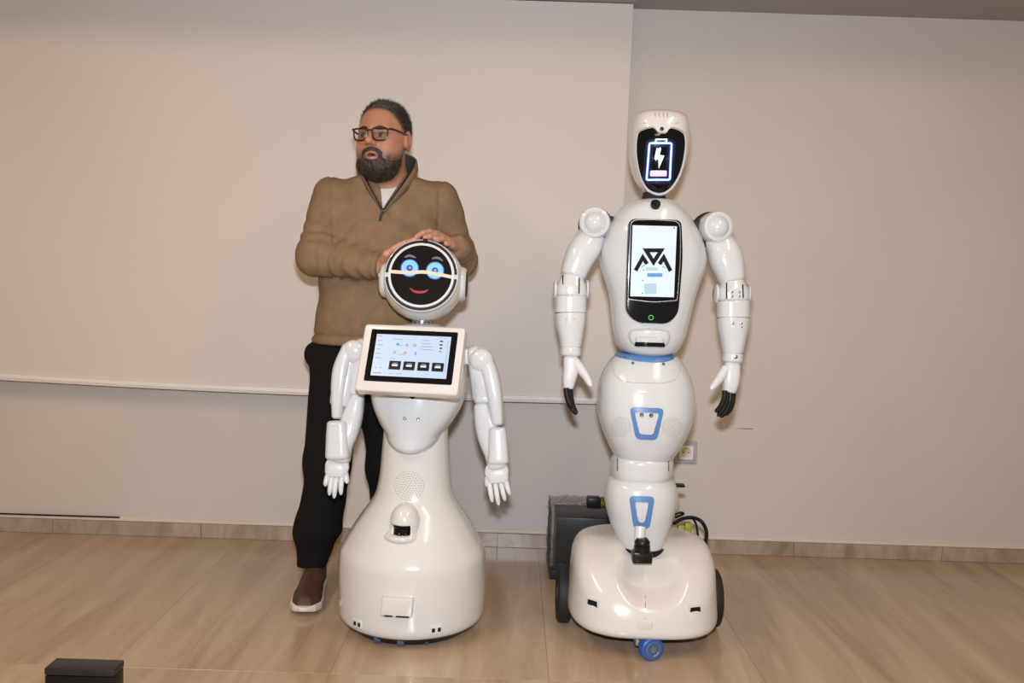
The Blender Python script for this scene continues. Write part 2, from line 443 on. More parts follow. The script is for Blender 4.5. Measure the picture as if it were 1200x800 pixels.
# projection screen hanging in front of the wall
SY = WY-.075
scr = empty('projection_screen', P(300, 455, SY), 'large off-white roll-down projection screen hanging on the wall', 'screen')
a = P(738, 2, SY); b_ = P(724.5, 467, SY); zbar = [P(x, y, SY)[2] for x, y in ((0, 441), (360, 459), (690, 469))]
nx, nz = 60, 26; V = []; F = []
xl = -2.6; xr = (a[0]+b_[0])/2; ztop = zb-.004
for k in range(nz+1):
    for i in range(nx+1):
        x = xl+(xr-xl)*i/nx
        zb0 = np.interp(x, [P(0, 441, SY)[0], P(360, 459, SY)[0], P(690, 469, SY)[0]], zbar)
        z = zb0+(ztop-zb0)*k/nz
        wv = .010*math.sin((x+z*.55)*5.2+.6)*max(0, min(1, (-.9-x)/1.0))*math.sin(math.pi*min(1, k/nz*.9+.05))
        V.append((x+(.012*(k/nz)-.006 if i == nx else 0), SY+wv, z))
for k in range(nz):
    for i in range(nx):
        q = k*(nx+1)+i; F.append((q, q+1, q+nx+2, q+nx+1))
V = np.array(V); n = len(V); F2 = [tuple(reversed([i+n for i in f])) for f in F]
rim = [i for i in range(nx+1)]+[k*(nx+1)+nx for k in range(1, nz+1)]+[nz*(nx+1)+i for i in range(nx-1, -1, -1)]+[k*(nx+1) for k in range(nz-1, 0, -1)]
F3 = [(rim[j], rim[j]+n, rim[(j+1) % len(rim)]+n, rim[(j+1) % len(rim)]) for j in range(len(rim))]
obj('screen_fabric', (np.concatenate([V, V+np.array([0, .0015, 0])]), F+F2+F3), M_SCREEN, scr)
pts = []
for x, y in ((-170, 432), (0, 441), (180, 451), (360, 459), (525, 464.5), (690, 469), (722, 470)): pts.append(P(x, y, SY))
pts = spline(pts, 30); rings = []
for p in pts: rings.append(p+np.array([[0, -.012, -.012], [0, .012, -.012], [0, .014, 0], [0, .012, .012], [0, -.012, .012], [0, -.016, 0]]))
obj('bottom_bar', loft(rings), mat('bar_white', (.74, .71, .69), .3), scr, sharp=25)

# wall socket
c = P(803.5, 529.5, WY); so = empty('wall_socket', (c[0], WY, c[2]), 'grey framed white power socket low on the wall beside the tall robot', 'socket')
U, W = np.array([1., 0, 0]), np.array([0, 0, 1.])
o_ = np.array([c[0], WY, c[2]])
obj('plate', prism(rrect(.088, .092, .006), o_, U, W, .009, .003), M_PLATE, so)
obj('insert', frame_ring(dense(rrect(.056, .056, .004), .004)[:], np.array([(.0205*math.cos(t), .0205*math.sin(t)) for t in [math.atan2(q[1], q[0]) for q in dense(rrect(.056, .056, .004), .004)]]), o_+np.array([0, -.008, 0]), U, W, .006), M_SOCKET, so)
obj('recess', turned(o_+np.array([0, -.0085, 0]), (0, -1, 0), [(0, .0205), (.001, .0205)], 28), mat('socket_recess', (.58, .53, .46), .5), so)
for sx in (-1, 1): obj('pin_hole', turned(o_+np.array([sx*.0095, -.0094, 0]), (0, -1, 0), [(0, .003), (.0006, .003)], 10), M_BLACK, so)

# small marks along the wall
l = [P(0, 600.5, WY-.012), P(60, 600.3, WY-.012), P(140, 600.6, WY-.012)]
for q in l: q[2] = zk+.016
l[0][0] -= .5
obj('cable', tube(spline(l, 12), .0035, 8), M_BLACK, None, label='thin black cable lying on top of the skirting at the far left', cat='cable')
s0 = P(859, 501.5, WY); s1 = P(884, 502, WY)  # thin brown sliver painted in for the remains of a shadow
obj('shadow_remnant', prism(np.array([(0, -.001), (.05, -.003), (.08, -.0022), (.08, .001), (.04, .001)]), (s0[0], WY, s0[2]), U, W, .0004), mat('shadow_remnant_brown', (.25, .15, .075), .7), None, smooth=False,
    label='short brown scuff on the wall beside the tall robot\'s black fingers', cat='mark')

# black case cut off by the lower edge of the photograph
p0 = P(52, 790, 2.14); p1 = P(133, 790, 2.14); hh = P(96, 771, 2.20)[2]
bx = empty('equipment_case', ((p0[0]+p1[0])/2, 2.17, 0), 'small black case standing on the floor at the lower left corner', 'case')
cx = (p0[0]+p1[0])/2; wd = p1[0]-p0[0]
obj('body', box((cx, 2.17, hh*.40), (wd, .06, hh*.80), .004, 2), M_BLACK, bx)
obj('lid', box((cx, 2.17, hh*.905), (wd+.002, .062, hh*.185), .004, 2), mat('case_lid', (.016, .016, .02), .4), bx)
# ================================================================== the short robot with the tablet
def dir_yaw(deg, tilt=0):
    """facing direction turned deg to the left of the camera, tilted up"""
    a = R(deg); t = R(tilt); return np.array([-math.sin(a)*math.cos(t), -math.cos(a)*math.cos(t), math.sin(t)])
def face_frame(deg, tilt=0):
    w = dir_yaw(deg, tilt); u = np.array([math.cos(R(deg)), -math.sin(R(deg)), 0]); v = np.cross(w, u); return u, v, w
Y1 = 2.74; X1 = P(484, 645, Y1)[0]
rob = empty('service_robot', (X1, Y1, 0), 'short white service robot with a round smiling black face and a tablet on its chest', 'robot')
ax = lambda y: 484+(645-y)*.038
rows = []
for y, h in ((490, 37), (505, 37.5), (522, 38.5), (545, 40), (560, 41.5), (575, 44.5), (586, 50), (597, 58), (612, 68), (628, 77), (638, 82.5), (644, 84.5), (652, 85.3), (680, 85.5), (700, 85), (711, 84), (716.5, 81.5), (719, 78)):
    rr = h/PX(Y1); rows.append((y, ax(y)-h, ax(y)+h, rr, rr, 2.0))
body1 = Shell(rows, Y1, n=90, m=96, X0=X1)
base_o = obj('lower_body', body1.build(), M_WHITE3, rob, sharp=0)
zbot = body1.s[0, 0]
obj('skirt', turned((X1, Y1, .010), (0, 0, 1), [(0, .185), (zbot-.008, .205), (zbot-.004, .20)], 64), M_BLACK, rob)
for px_, dx in ((453.5, -.07), (478, .0), (500, .07)):
    wz = .027
    wc = np.array([X1+dx-.01, Y1-.172+abs(dx)*.25, wz])
    w_ = obj('castor_wheel', turned(wc-np.array([.011, 0, 0]), (1, 0, 0), [(0, .022), (.002, .0268), (.02, .0268), (.022, .022)], 24), mat('castor_grey_blue', (.06, .10, .20), .4), rob)
    obj('castor_fork', box(wc+np.array([0, .012, .022]), (.03, .03, .02), .004), M_BLACK, w_)
# chest shell
rows = []
for y, h, bf, bb in ((378, 6, .02, .02), (380, 22, .05, .05), (385, 35, .085, .08), (395, 45, .105, .10), (412, 52, .12, .115), (440, 56, .135, .12), (460, 55.5, .142, .12), (474, 52, .146, .115), (485, 47, .147, .11), (495, 41, .147, .105), (504, 34.5, .148, .10), (511, 32, .150, .09), (517, 28, .148, .08), (521, 20, .138, .07), (523, 10, .115, .06)):
    c_ = ax(y)-.5 - (2.0 if y > 460 else 0)*(y-460)/60*1.6; rows.append((y, c_-h, c_+h, bf, bb, 2.15))
chest1 = Shell(rows, Y1, n=60, m=72)
ch = obj('chest_shell', chest1.build(), M_WHITE, rob, sharp=0)
for q in ((474.3, 490), (490, 491.3)):
    p = chest1.hit(*q); nn = chest1.normal(p)
    obj('screw', turned(p-nn*.002, nn, [(0, .0055), (.003, .0055), (.0034, .0046), (.0022, .004), (.0018, .002)], 16), M_GREY, ch)
p = chest1.hit(483.5, 464); nn = chest1.normal(p)
obj('chest_camera', turned(p-nn*.002, nn, [(0, .0085), (.003, .0085), (.0045, .006)], 18), M_BLACK, ch)
obj('speaker_grille', body1.dots((479.5, 569), 17, .0016, .0004, 6), M_HOLE, rob)
# lidar niche: hood, sensor, lip
f5 = face_frame(6); hp = body1.hit(472.5, 612); n1 = body1.normal(hp)
u1 = f5[0]; w1 = np.array([f5[2][0], f5[2][1], 0]); w1 /= np.linalg.norm(w1); zU = np.array([0, 0, 1.])
fr = (u1, -w1, zU)
def fhood(p):
    q = np.stack([(p-hp)@u1, (p-hp)@w1, (p-hp)@zU], 1)
    d = sd_ell(q, (0.003, -.012, -.004), (.0455, .050, .060))
    lip_ = sd_ell(q, (-.004, -.010, -.042), (.058, .055, .020))
    d = smin(d, lip_, .02)
    slot = np.maximum(np.maximum(np.abs(q[:, 0]+.003)-.030, np.abs(q[:, 2]+.0165)-.0145), -(q[:, 1]+.01))
    return smax(d, -slot, .006)
V_, F_ = surface(fhood, hp-.09, hp+.09, .0025)
ni = obj('sensor_hood', (V_, F_), M_WHITE3, rob, sharp=50)
obj('lidar_sensor', turned(hp+w1*.004+zU*-.033, (0, 0, 1), [(0, .0278), (.006, .0285), (.008, .027), (.022, .027), (.024, .0285), (.033, .0278)], 32), M_GLOSSBLK, ni)
# lower connector panel and the two pairs of distance sensors
p = body1.hit(466, 709.5); n1 = body1.normal(p); u, v, w = basis(np.cross(zU, n1), zU)
pan = obj('connector_panel', prism(round_poly([(-.047, -.028), (.044, -.028), (.047, .028), (-.043, .026)], .005), p-n1*.008, u, v, .024, .004), M_WHITE2, rob)
for dx, wd in ((-.026, .026), (.020, .042)):
    obj('port', box(p+u*dx*.9+v*-.0255+n1*.0152, (wd*.9, .003, .0042), 0, fr=(u, n1, v)), M_BLACK, pan)
for q in ((419, 730.6), (511, 737.5)):
    p = body1.hit(*q); n1 = body1.normal(p); u, v, w = basis(np.cross(zU, n1), zU)
    s_ = obj('distance_sensor', prism(rrect(.036, .026, .003), p-n1*.006, u, v, .0085, .0015), M_MATTEW, rob)
    for dx in (-.009, .009): obj('sensor_eye', box(p+u*dx+n1*.0025, (.0095, .0115, .002), 0, fr=(u, v, n1)), M_BLACK, s_)
# neck
nk = P(494.5, 380, Y1)
obj('neck', join(turned(nk-np.array([0, 0, .012]), (0, 0, 1), [(0, .036), (.004, .036), (.006, .020), (.02, .020), (.022, .030), (.03, .03)], 24),
    *[turned(nk+np.array([.026*math.cos(a), .026*math.sin(a), -.008]), (0, 0, 1), [(0, .004), (.018, .004)], 8) for a in np.linspace(0, 6.28, 7)[:-1]]), M_GREY, rob)
# head
HC = P(496, 329, Y1); HR = .1235
fu, fv, fwd = face_frame(-1, 13)
# slight lean of the face with the neck
cr, sr = math.cos(R(-1.2)), math.sin(R(-1.2)); fu, fv = cr*fu+sr*fv, -sr*fu+cr*fv
fo = HC+fwd*.0695
hp_ = [(HR*math.cos(t)*-1, HR*math.sin(t)) for t in np.linspace(.004, math.acos(-.066/HR), 44)]
hd = obj('head', turned(HC, fwd, hp_+[(.0665, .1025), (.0665, .05)], 72), M_WHITE2, rob, sharp=45)
# rim housing carrying the face
obj('face_housing', turned(fo, fwd, [(-.022, .1095), (-.010, .1113), (0, .1110), (.004, .1095), (.0055, .107)], 72), M_WHITE, hd)
obj('face_display', turned(fo+fwd*.004, fwd, [(0, .091), (.0035, .091), (.004, .090)], 72), mat('display_black', (.006, .006, .008), .10), hd, sharp=12)
circ = lambda r, n=72: np.array([(r*math.cos(t), r*math.sin(t)) for t in np.linspace(0, 2*np.pi, n, endpoint=False)])
obj('face_rim', frame_ring(circ(.0975), circ(.0905), fo+fwd*.004, fu, fv, .006), M_MATTEW, hd)
def arc_band(r0, r1, a0, a1, o, d, n=40):
    t = np.linspace(R(a0), R(a1), n); po = np.concatenate([np.stack([r1*np.cos(t), r1*np.sin(t)], 1), np.stack([r0*np.cos(t[::-1]), r0*np.sin(t[::-1])], 1)])
    rings = []
    for h, (ra, rb) in ((0, (r0, r1)), (d, (r0, r1))):
        pass
    def R3(r, h): return o+np.outer(r*np.cos(t), fu)+np.outer(r*np.sin(t), fv)+fwd*h
    return loft([np.stack([R3(r1, 0)[i], R3(r1, d)[i], R3(r0, d)[i], R3(r0, 0)[i]]) for i in range(n)])
for a0, a1 in ((4, 178), (186, 356)): obj('black_trim', arc_band(.0985, .1062, a0, a1, fo+fwd*.003, .0062), M_BLACK, hd)
fz = fo+fwd*.0082
def fp(x, y, k=0): return fz+fu*x+fv*y+fwd*k
pxm = PX(Y1-.07)
FC = (494.3, 323.8)
def fl(x, y): return ((x-FC[0])/pxm*1.01, -(y-FC[1])/pxm*1.02)
for ex, ey in ((480.4, 316.2), (509.8, 317.6)):
    cx_, cy_ = fl(ex, ey)
    e_ = obj('eye', turned(fp(cx_, cy_, -.0006), fwd, [(0, .027), (.0008, .027)], 40), M_EYE2, hd, label='glowing blue ring eye')
    pass
    obj('eye_iris', turned(fp(cx_, cy_, 0), fwd, [(0, .0242), (.0008, .0242)], 40), M_EYE, hd)
    obj('eye_pupil', turned(fp(cx_, cy_, .0006), fwd, [(0, .0098), (.0008, .0098)], 28), M_PUPIL, hd)
    obj('eye_glint', turned(fp(cx_+.001, cy_+.001, .0012), fwd, [(0, .003), (.0005, .003)], 16), M_SPARK, hd)
def bend(pts, th, m, name, k=0.0, taper=True):
    P2 = spline(np.array(pts), 18); tg = np.gradient(P2, axis=0); tg /= np.linalg.norm(tg, axis=1)[:, None]; nn = np.stack([-tg[:, 1], tg[:, 0]], 1)
    w = th*(np.sin(np.linspace(.12, math.pi-.12, 18))**.6 if taper else np.ones(18))
    rings = []
    for i in range(18):
        a_, b2 = P2[i]+nn[i]*w[i], P2[i]-nn[i]*w[i]
        rings.append(np.stack([fp(*a_, k), fp(*a_, k+.0012), fp(*b2, k+.0012), fp(*b2, k)]))
    return obj(name, loft(rings), m, hd)
bend([fl(473.5, 304), fl(479.5, 301.8), fl(487, 303.8)], .0036, M_BROW, 'eyebrow')
bend([fl(505.2, 303.8), fl(512, 302.6), fl(518.5, 306)], .0036, M_BROW, 'eyebrow')
bend([fl(482, 339.6), fl(487.5, 343), fl(493.5, 343.8), fl(499, 342.8), fl(503.4, 340.6)], .0036, M_MOUTH, 'mouth')
bend([fl(459.3, 321.5), fl(472, 321.8), fl(484, 321.6), fl(494, 320.2), fl(504, 320.5), fl(516, 322.2), fl(529.6, 324.3)], .0050, M_STRIPE, 'reflection_stripe', k=.0014, taper=False)  # emissive band drawn in for a ceiling lamp's reflection across the display
p = fo+fv*.1038+fu*.006+fwd*.004
obj('head_camera', turned(p, fwd, [(0, .0078), (.006, .0078), (.0085, .005)], 20), M_BLACK, hd)
for s in (-1, 1):
    e_ax = fu*s; c_ = HC+e_ax*.106+np.array([0, .012, -.004])
    ear = obj('ear', turned(c_, e_ax, [(0, .055), (.016, .052), (.022, .0475), (.0245, .0435)], 40), M_WHITE, hd)
    # ear pad face sits proud of the ear
    obj('ear_pad', turned(c_+e_ax*.0235, e_ax, [(0, .041), (.004, .040), (.006, .034)], 36), M_BLACK if s > 0 else M_GREY, hd)
# tablet
tu, tv, tw_ = face_frame(8.5, 26)
t0 = P(481, 420.5, 2.52)
TW, TH = .296, .203
tab = obj('tablet', prism(rrect(TW, TH, .012), t0-tw_*.030, tu, tv, .034, .006), M_WHITE2, rob, label='white framed tablet screen tilted upwards')
obj('tablet_back', prism(rrect(TW-.02, TH-.02, .02), t0-tw_*.03, tu, tv, -.03, .012), M_WHITE, tab)
obj('tablet_mount', box(t0-tw_*.09, (.12, .10, .09), .01, fr=(tu, tv, tw_)), M_WHITE, tab)
BW, BH = .253, .158; bc = (.002, .006)
tf = t0+tw_*.0041
obj('bezel', prism(rrect(BW, BH, .005, cx=bc[0], cy=bc[1]), tf-tw_*.001, tu, tv, .002), M_GLOSSBLK, tab)
LW, LH = .2175, .126
lc = tf+tu*bc[0]+tv*(bc[1]+.001)+tw_*.0012
obj('screen', prism(rrect(LW, LH, .0005), lc-tw_*.001, tu, tv, .0012), M_LCD, tab, smooth=False)
def ui(name, rects, m, k=.0004, r=0):
    for x, y, w_, h_ in rects:   # fractions of the screen, origin top left
        o2 = lc+tu*((x+w_/2-.5)*LW)+tv*((.5-y-h_/2)*LH)+tw_*.0002
        obj(name, prism(rrect(w_*LW, h_*LH, r, 3) if r else rrect(w_*LW, h_*LH, 0), o2, tu, tv, k), m, tab, smooth=False)
ui('menu_line', [(.025+.0*i, .045+.105*i, .05+.03*((i*7) % 3)/2, .016) for i in range(6)]+[(.04, .80, .02, .02), (.11, .80, .02, .02), (.03, .925, .11, .022), (.24, .93, .06, .012), (.33, .93, .08, .012),
    (.22, .105, .14, .012), (.22, .575, .07, .012), (.30, .25, .08, .012), (.31, .465, .10, .012), (.62, .11, .09, .014), (.62, .185, .11, .014), (.62, .255, .15, .014), (.62, .325, .16, .014), (.86, .035, .015, .02), (.90, .035, .02, .02), (.94, .035, .015, .02), (.965, .1, .006, .75), (.60, .24, .004, .1)], M_UI_G)
for i, x in enumerate((.225, .415, .605, .795)):
    ui('app_tile', [(x, .635, .155, .205)], M_UI_D, .0006, .0015); ui('tile_caption', [(x+.04, .715, .075, .045)], M_LCDW, .0010); ui('tile_text', [(x+.05, .68, .06, .018)], M_UI_G, .0010)
ui('status_mark', [(.855, .10, .045, .036)], M_UI_R); ui('status_mark', [(.855, .185, .045, .036)], M_UI_R); ui('status_mark', [(.866, .265, .03, .036)], M_UI_D); ui('status_mark', [(.86, .345, .035, .036)], M_UI_G)
def ui_disc(name, x, y, r, m): obj(name, turned(lc+tu*((x-.5)*LW)+tv*((.5-y)*LH)+tw_*.0002, tw_, [(0, r), (.0005, r)], 16), m, tab, smooth=False)
ui_disc('icon', .30, .235, .0045, M_UI_B); ui_disc('icon', .425, .245, .004, M_UI_G); ui_disc('icon', .53, .245, .0055, M_UI_O); ui_disc('icon', .275, .43, .0048, M_UI_O); ui_disc('icon', .415, .43, .005, M_UI_O); ui('icon', [(.545, .395, .018, .085)], M_UI_B)

# arms of the short robot
def small_arm(side):
    L = side < 0
    Ya = Y1-.01
    if L:
        upper = [(414, 411, Ya, 10.5, .042, 2.6), (409, 425, Ya, 13, .046, 2.8), (405, 445, Ya-.01, 13.5, .047, 3), (401, 466, Ya-.02, 13, .046, 3), (400, 472, Ya-.022, 12.5, .044, 3)]
        inner = [(424, 405, Ya-.004, 9, .036, 2.6), (424, 420, Ya-.006, 11, .04, 2.8), (422, 440, Ya-.01, 11, .04, 2.8), (418, 459, Ya-.015, 11, .04, 2.8)]
        cover = [(409, 408, Ya-.01, 8, .040, 3), (402, 430, Ya-.012, 10, .052, 3.2), (399, 455, Ya-.02, 9.5, .053, 3.4), (397, 487, Ya-.03, 6.5, .050, 3.2)]
        fore = [(419, 467, Ya-.02, 8.5, .036, 3), (414, 485, Ya-.03, 12, .040, 3), (408, 505, Ya-.045, 13, .042, 3), (402, 522, Ya-.055, 12, .040, 3), (399, 537, Ya-.065, 12, .036, 3)]
        cuff = [(397, 497, Ya-.05, 12.5, .047, 3.4), (397, 512, Ya-.057, 13.5, .048, 3.6), (397, 534, Ya-.068, 14.5, .046, 3.6)]
        ball_c = (414.5, 412, Ya-.035); cap_c = (394.5, 547, Ya-.085); palm = (393.5, 553)
        tips = [((384.5, 556), (381, 569.5)), ((389, 559), (386, 580)), ((394.5, 559.5), (391.5, 583.5)), ((400.5, 558), (399.5, 579.5))]; th = ((403.5, 553), (407, 566))
    else:
        upper = [(562, 416, Ya, 11, .042, 2.6), (566, 430, Ya, 15, .046, 2.8), (568, 445, Ya-.01, 15.5, .047, 3), (568, 462, Ya-.015, 13.5, .045, 3), (568, 470, Ya-.02, 13, .042, 3)]
        inner = [(556, 413, Ya-.004, 9, .036, 2.6), (560, 428, Ya-.006, 11, .04, 2.8), (562, 448, Ya-.01, 10.5, .04, 2.8), (563, 466, Ya-.014, 9.5, .038, 2.8)]
        cover = [(568, 417, Ya-.01, 9, .042, 3), (575, 440, Ya-.014, 10.5, .052, 3.2), (580, 465, Ya-.022, 9.5, .053, 3.4), (583, 494, Ya-.03, 7.8, .050, 3.2)]
        fore = [(565, 478, Ya-.02, 10, .038, 3), (569, 495, Ya-.03, 13, .041, 3), (574, 513, Ya-.045, 14, .042, 3), (580, 530, Ya-.055, 13, .040, 3), (583, 545, Ya-.065, 12, .036, 3)]
        cuff = [(583, 504, Ya-.05, 11, .047, 3.4), (583.5, 520, Ya-.057, 12, .048, 3.6), (584, 540, Ya-.068, 13, .046, 3.6)]
        ball_c = (564, 422, Ya-.040); cap_c = (582, 553, Ya-.085); palm = (583.5, 560)
        tips = [((573.5, 566), (577, 588)), ((580.5, 567), (584.5, 592)), ((587, 566), (592, 586.5)), ((592.5, 563), (597.5, 579.5))]; th = ((572, 560), (571, 570))
    ua = obj('upper_arm', join(limb(inner, cap=(1, .35)), limb(upper, cap=(1, .3))), M_WHITE, rob)
    obj('arm_cover', limb(cover, cap=(.9, .6)), M_WHITE, ua)
    bc_ = P(*ball_c)
    obj('shoulder_cap', ball(bc_, (.036, .022, .036), 28, 16), M_WHITE, ua)
    jx = P(546 if not L else 431, 417, Y1)
    obj('shoulder_joint', box(jx, (.05, .05, .05), .008), M_MATTEW, ua)
    fa = obj('forearm', limb(fore, cap=(.8, .5)), M_WHITE, rob)
    obj('wrist_cuff', limb(cuff, cap=(.35, .35)), M_WHITE, fa)
    Yh = Ya-.075
    cy_ = palm[1]; cxp = palm[0]; sg = 1 if L else -1
    hnd = obj('hand', limb([(cxp+1.5*sg, cy_-14, Yh+.01, 9, .014, 2.6), (cxp+.6*sg, cy_-7, Yh, 12.5, .017, 2.6), (cxp-.2*sg, cy_, Yh-.004, 12.6, .015, 2.8), (cxp-.5*sg, cy_+3.5, Yh-.006, 11.5, .012, 2.8)], cap=(.6, .6)), M_MATTEW, rob)
    obj('wrist_cap', turned(P(*cap_c)+np.array([0, .012, 0]), (0, -1, 0), [(0, .036), (.010, .035), (.014, .030), (.016, .02)], 32), M_WHITE, hnd)
    for a_, b2 in tips:
        a3 = P(*a_, Yh-.004); b3 = P(*b2, Yh-.016); mid = (a3+b3)/2+np.array([0, -.006, 0])
        pts = spline([a3, mid, b3], 9); V1, F1 = tube(pts, [.0082, .0082, .0081, .008, .0078, .0075, .007, .006, .003], 12)
        obj('finger', (V1, F1), M_MATTEW, hnd)
    a3 = P(*th[0], Yh+.01); b3 = P(*th[1], Yh-.004); obj('thumb', tube(spline([a3, (a3+b3)/2, b3], 7), [.011, .011, .0105, .010, .009, .0075, .004], 12), M_MATTEW, hnd)
small_arm(-1); small_arm(1)

# ================================================================== the tall robot
Y2 = 2.76
X2 = P(757, 560, Y2)[0]
tall = empty('humanoid_robot', (X2, Y2, 0), 'tall white humanoid robot on wheels with a battery symbol on its face', 'robot')
# --- wheeled base
BX = P(750, 680, Y2)[0]; BYc = 2.75
def fbase(p):
    x = p[:, 0]-BX; y = p[:, 1]-BYc; z = p[:, 2]
    fr_ = np.clip((.03-y)/.285, 0, 1)
    ztop = .294-.135*fr_**1.9
    a = .229-.012*np.clip((z-.10)/.16, 0, 1)-.03*np.clip((y-.1)/.15, 0, 1); b = np.where(y < 0, .252-.035*np.clip((z-.06)/.16, 0, 1), .20)
    plan = ((np.abs(x)/a)**3.2+(np.abs(y)/b)**2.6)**(1/2.9)-1
    d = smax(plan*.2, (z-ztop)*.85, .055)
    d = smax(d, .060-z, .03)
    # concave apron falling from the leg to the front lip
    zf = np.interp(y, [-.26, -.215, -.16, -.09, -.02, .05], [.148, .158, .188, .252, .272, .275])
    wx = np.interp(y, [-.24, -.20, -.08, .0, .2], [.10, .125, .125, .115, .10])
    d = smax(d, (z-zf-.085*np.abs((x-.004)/wx)**2.6)*.62, .016)
    return d
V_, F_ = surface(fbase, (BX-.28, BYc-.3, .03), (BX+.28, BYc+.24, .35), .005)
bs = obj('base_shell', (V_, F_), M_WHITE2, tall, sharp=0)
def base_front(px, py):
    lo_, hi_ = 2.45, 3.0
    for Yq in np.linspace(2.42, 2.9, 260):
        q = P(px, py, Yq)
        if fbase(q[None])[0] < 0: return q
    return P(px, py, 2.55)
def base_norm(q):
    e = .004; g = np.array([fbase((q+d)[None])[0]-fbase((q-d)[None])[0] for d in np.eye(3)*e]); return g/np.linalg.norm(g)
for q in ((694.5, 706.5), (814.5, 714.5)):
    pts = []
    p = base_front(*q); nn = base_norm(p); u, v, w = basis(np.cross(zU, nn), zU); nn = np.cross(u, v)
    sl = obj('sensor_window', prism(round_poly([(-.022, -.015), (.022, -.015), (.022, .013), (-.022, .013)], .003), p-nn*.02, u, v, .0215, .001), M_WHITE, bs)
    obj('sensor_slot', prism(round_poly([(-.017, -.006), (.018, -.010), (.016, .009), (-.016, .009)], .002), p-nn*.01, u, v, .0125), M_BLACK, bs)
sm = [base_front(756.5-.02*(y-695), y) for y in np.linspace(697, 735, 12)]
obj('front_seam', tube(np.array(sm)+np.array([0, -.0004, 0]), .0009, 6), M_SEAM, bs)
p = base_front(756, 734); nn = base_norm(p); u, v, w = basis(np.cross(zU, nn), zU)
obj('bumper_tab', prism(rrect(.044, .026, .006), p-np.cross(u, v)*.01, u, v, .013, .003), M_WHITE2, bs)
p = base_front(733, 717); nn = base_norm(p); u, v, w = basis(np.cross(zU, nn), zU)
obj('under_skirt', prism(round_poly([(-.15, -.19), (.15, -.19), (.19, -.05), (.19, .15), (-.19, .15), (-.19, -.05)], .08), (BX, BYc, .046), U, np.array([0, 1., 0]), .03), M_BLACK, tall)
for s in (-1, 1):
    wc = np.array([BX+s*.237, BYc+.05, .092]); rr = .0918
    prof = [(-.022, .05), (-.022, rr-.012), (-.017, rr-.003), (-.008, rr), (.008, rr), (.017, rr-.003), (.022, rr-.012), (.022, .062), (.019, .058), (.014, .056), (.014, .02)]
    if s < 0: prof = [(-a_, b2) for a_, b2 in reversed(prof)]
    wh = obj('drive_wheel', turned(wc, (1, 0, 0), prof, 48), M_RUBBER, tall)
    obj('wheel_disc', turned(wc+np.array([s*.010, 0, 0]), (s, 0, 0), [(0, .055), (.006, .052), (.009, .02), (.011, .016)], 32), mat('wheel_grey', (.10, .10, .105), .5), wh)
cw = np.array([P(763, 755, BYc-.225)[0], BYc-.225, .0355])
ca = np.array([.35, -.94, 0]); ca /= np.linalg.norm(ca)
cs = obj('castor_wheel', turned(cw-ca*.014, ca, [(0, .024), (0, .031), (.004, .0352), (.024, .0352), (.028, .031), (.028, .024)], 40), M_BLUEDK, tall)
obj('castor_hub', turned(cw, ca, [(0, .023), (.015, .023), (.016, .020), (.0135, .018), (.0135, .011), (.017, .010), (.0175, .004)], 32), M_GREY, cs)
obj('castor_fork', join(box(cw+np.array([-.035, .03, .025]), (.022, .05, .05), .005), box(cw+np.array([-.01, .05, .045]), (.05, .07, .02), .004)), M_GREY, cs)

# --- body shells
leg = Shell([(557, 722, 780, .085, .08, 2.2), (559, 714, 786, .10, .095, 2.3), (566, 709.5, 791.5, .112, .105, 2.4), (578, 707.6, 793.3, .118, .11, 2.4), (592, 709, 791.5, .116, .11, 2.4), (608, 713, 786.5, .108, .105, 2.3), (624, 720, 780.5, .097, .09, 2.3), (637, 725, 776.5, .088, .085, 2.3), (650, 730, 772, .08, .08, 2.3)], Y2, 40, 64)
lg = obj('lower_leg_shell', leg.build(), M_WHITE, tall, sharp=0)
def trapez(tl_, tr_, br, bl, k, r):
    o_ = np.array([tl_, tr_, br, bl], float); c_ = o_.mean(0); ins = np.array([(k, k), (-k, k), (-k*.8, -k), (k*.8, -k)])
    return dense(round_poly(o_, r, 6), 3), dense(round_poly(o_+ins, r*.6, 6), 3)
def same_count(a_, b2, n=64):
    def rs(p):
        q = np.vstack([p, p[:1]]); L = np.r_[0, np.cumsum(np.linalg.norm(np.diff(q, axis=0), axis=1))]; t = np.linspace(0, L[-1], n, endpoint=False)
        return np.stack([np.interp(t, L, q[:, 0]), np.interp(t, L, q[:, 1])], 1)
    a_ = rs(a_); c_ = a_.mean(0); b3 = rs(b2); out = []
    ang = np.unwrap(np.arctan2(b3[:, 1]-c_[1], b3[:, 0]-c_[0]))
    for q in a_:
        t = math.atan2(q[1]-c_[1], q[0]-c_[0]); dlt = (ang-t+math.pi) % (2*math.pi)-math.pi; out.append(b3[np.argmin(np.abs(dlt))])
    return a_, np.array(out)
o_, i_ = trapez((737, 580.5), (767.5, 581.5), (761, 619.5), (742.5, 619), 7, 6); i_[:, 1] += 0
o_, i_ = same_count(o_, i_); obj('blue_badge', leg.ring_decal(o_, i_, .004), M_BLUE, lg)
obj('badge_panel', leg.patch(i_[::3]+(i_.mean(0)-i_[::3])*.01, .0012), M_WHITE, lg)
obj('leg_gasket', Shell([(636, 723, 779, .093, .088, 2.3), (639, 723, 779, .0945, .09, 2.3), (648, 726, 776, .09, .086, 2.3)], Y2, 8, 64).build(), M_BLACK, tall, sharp=0)
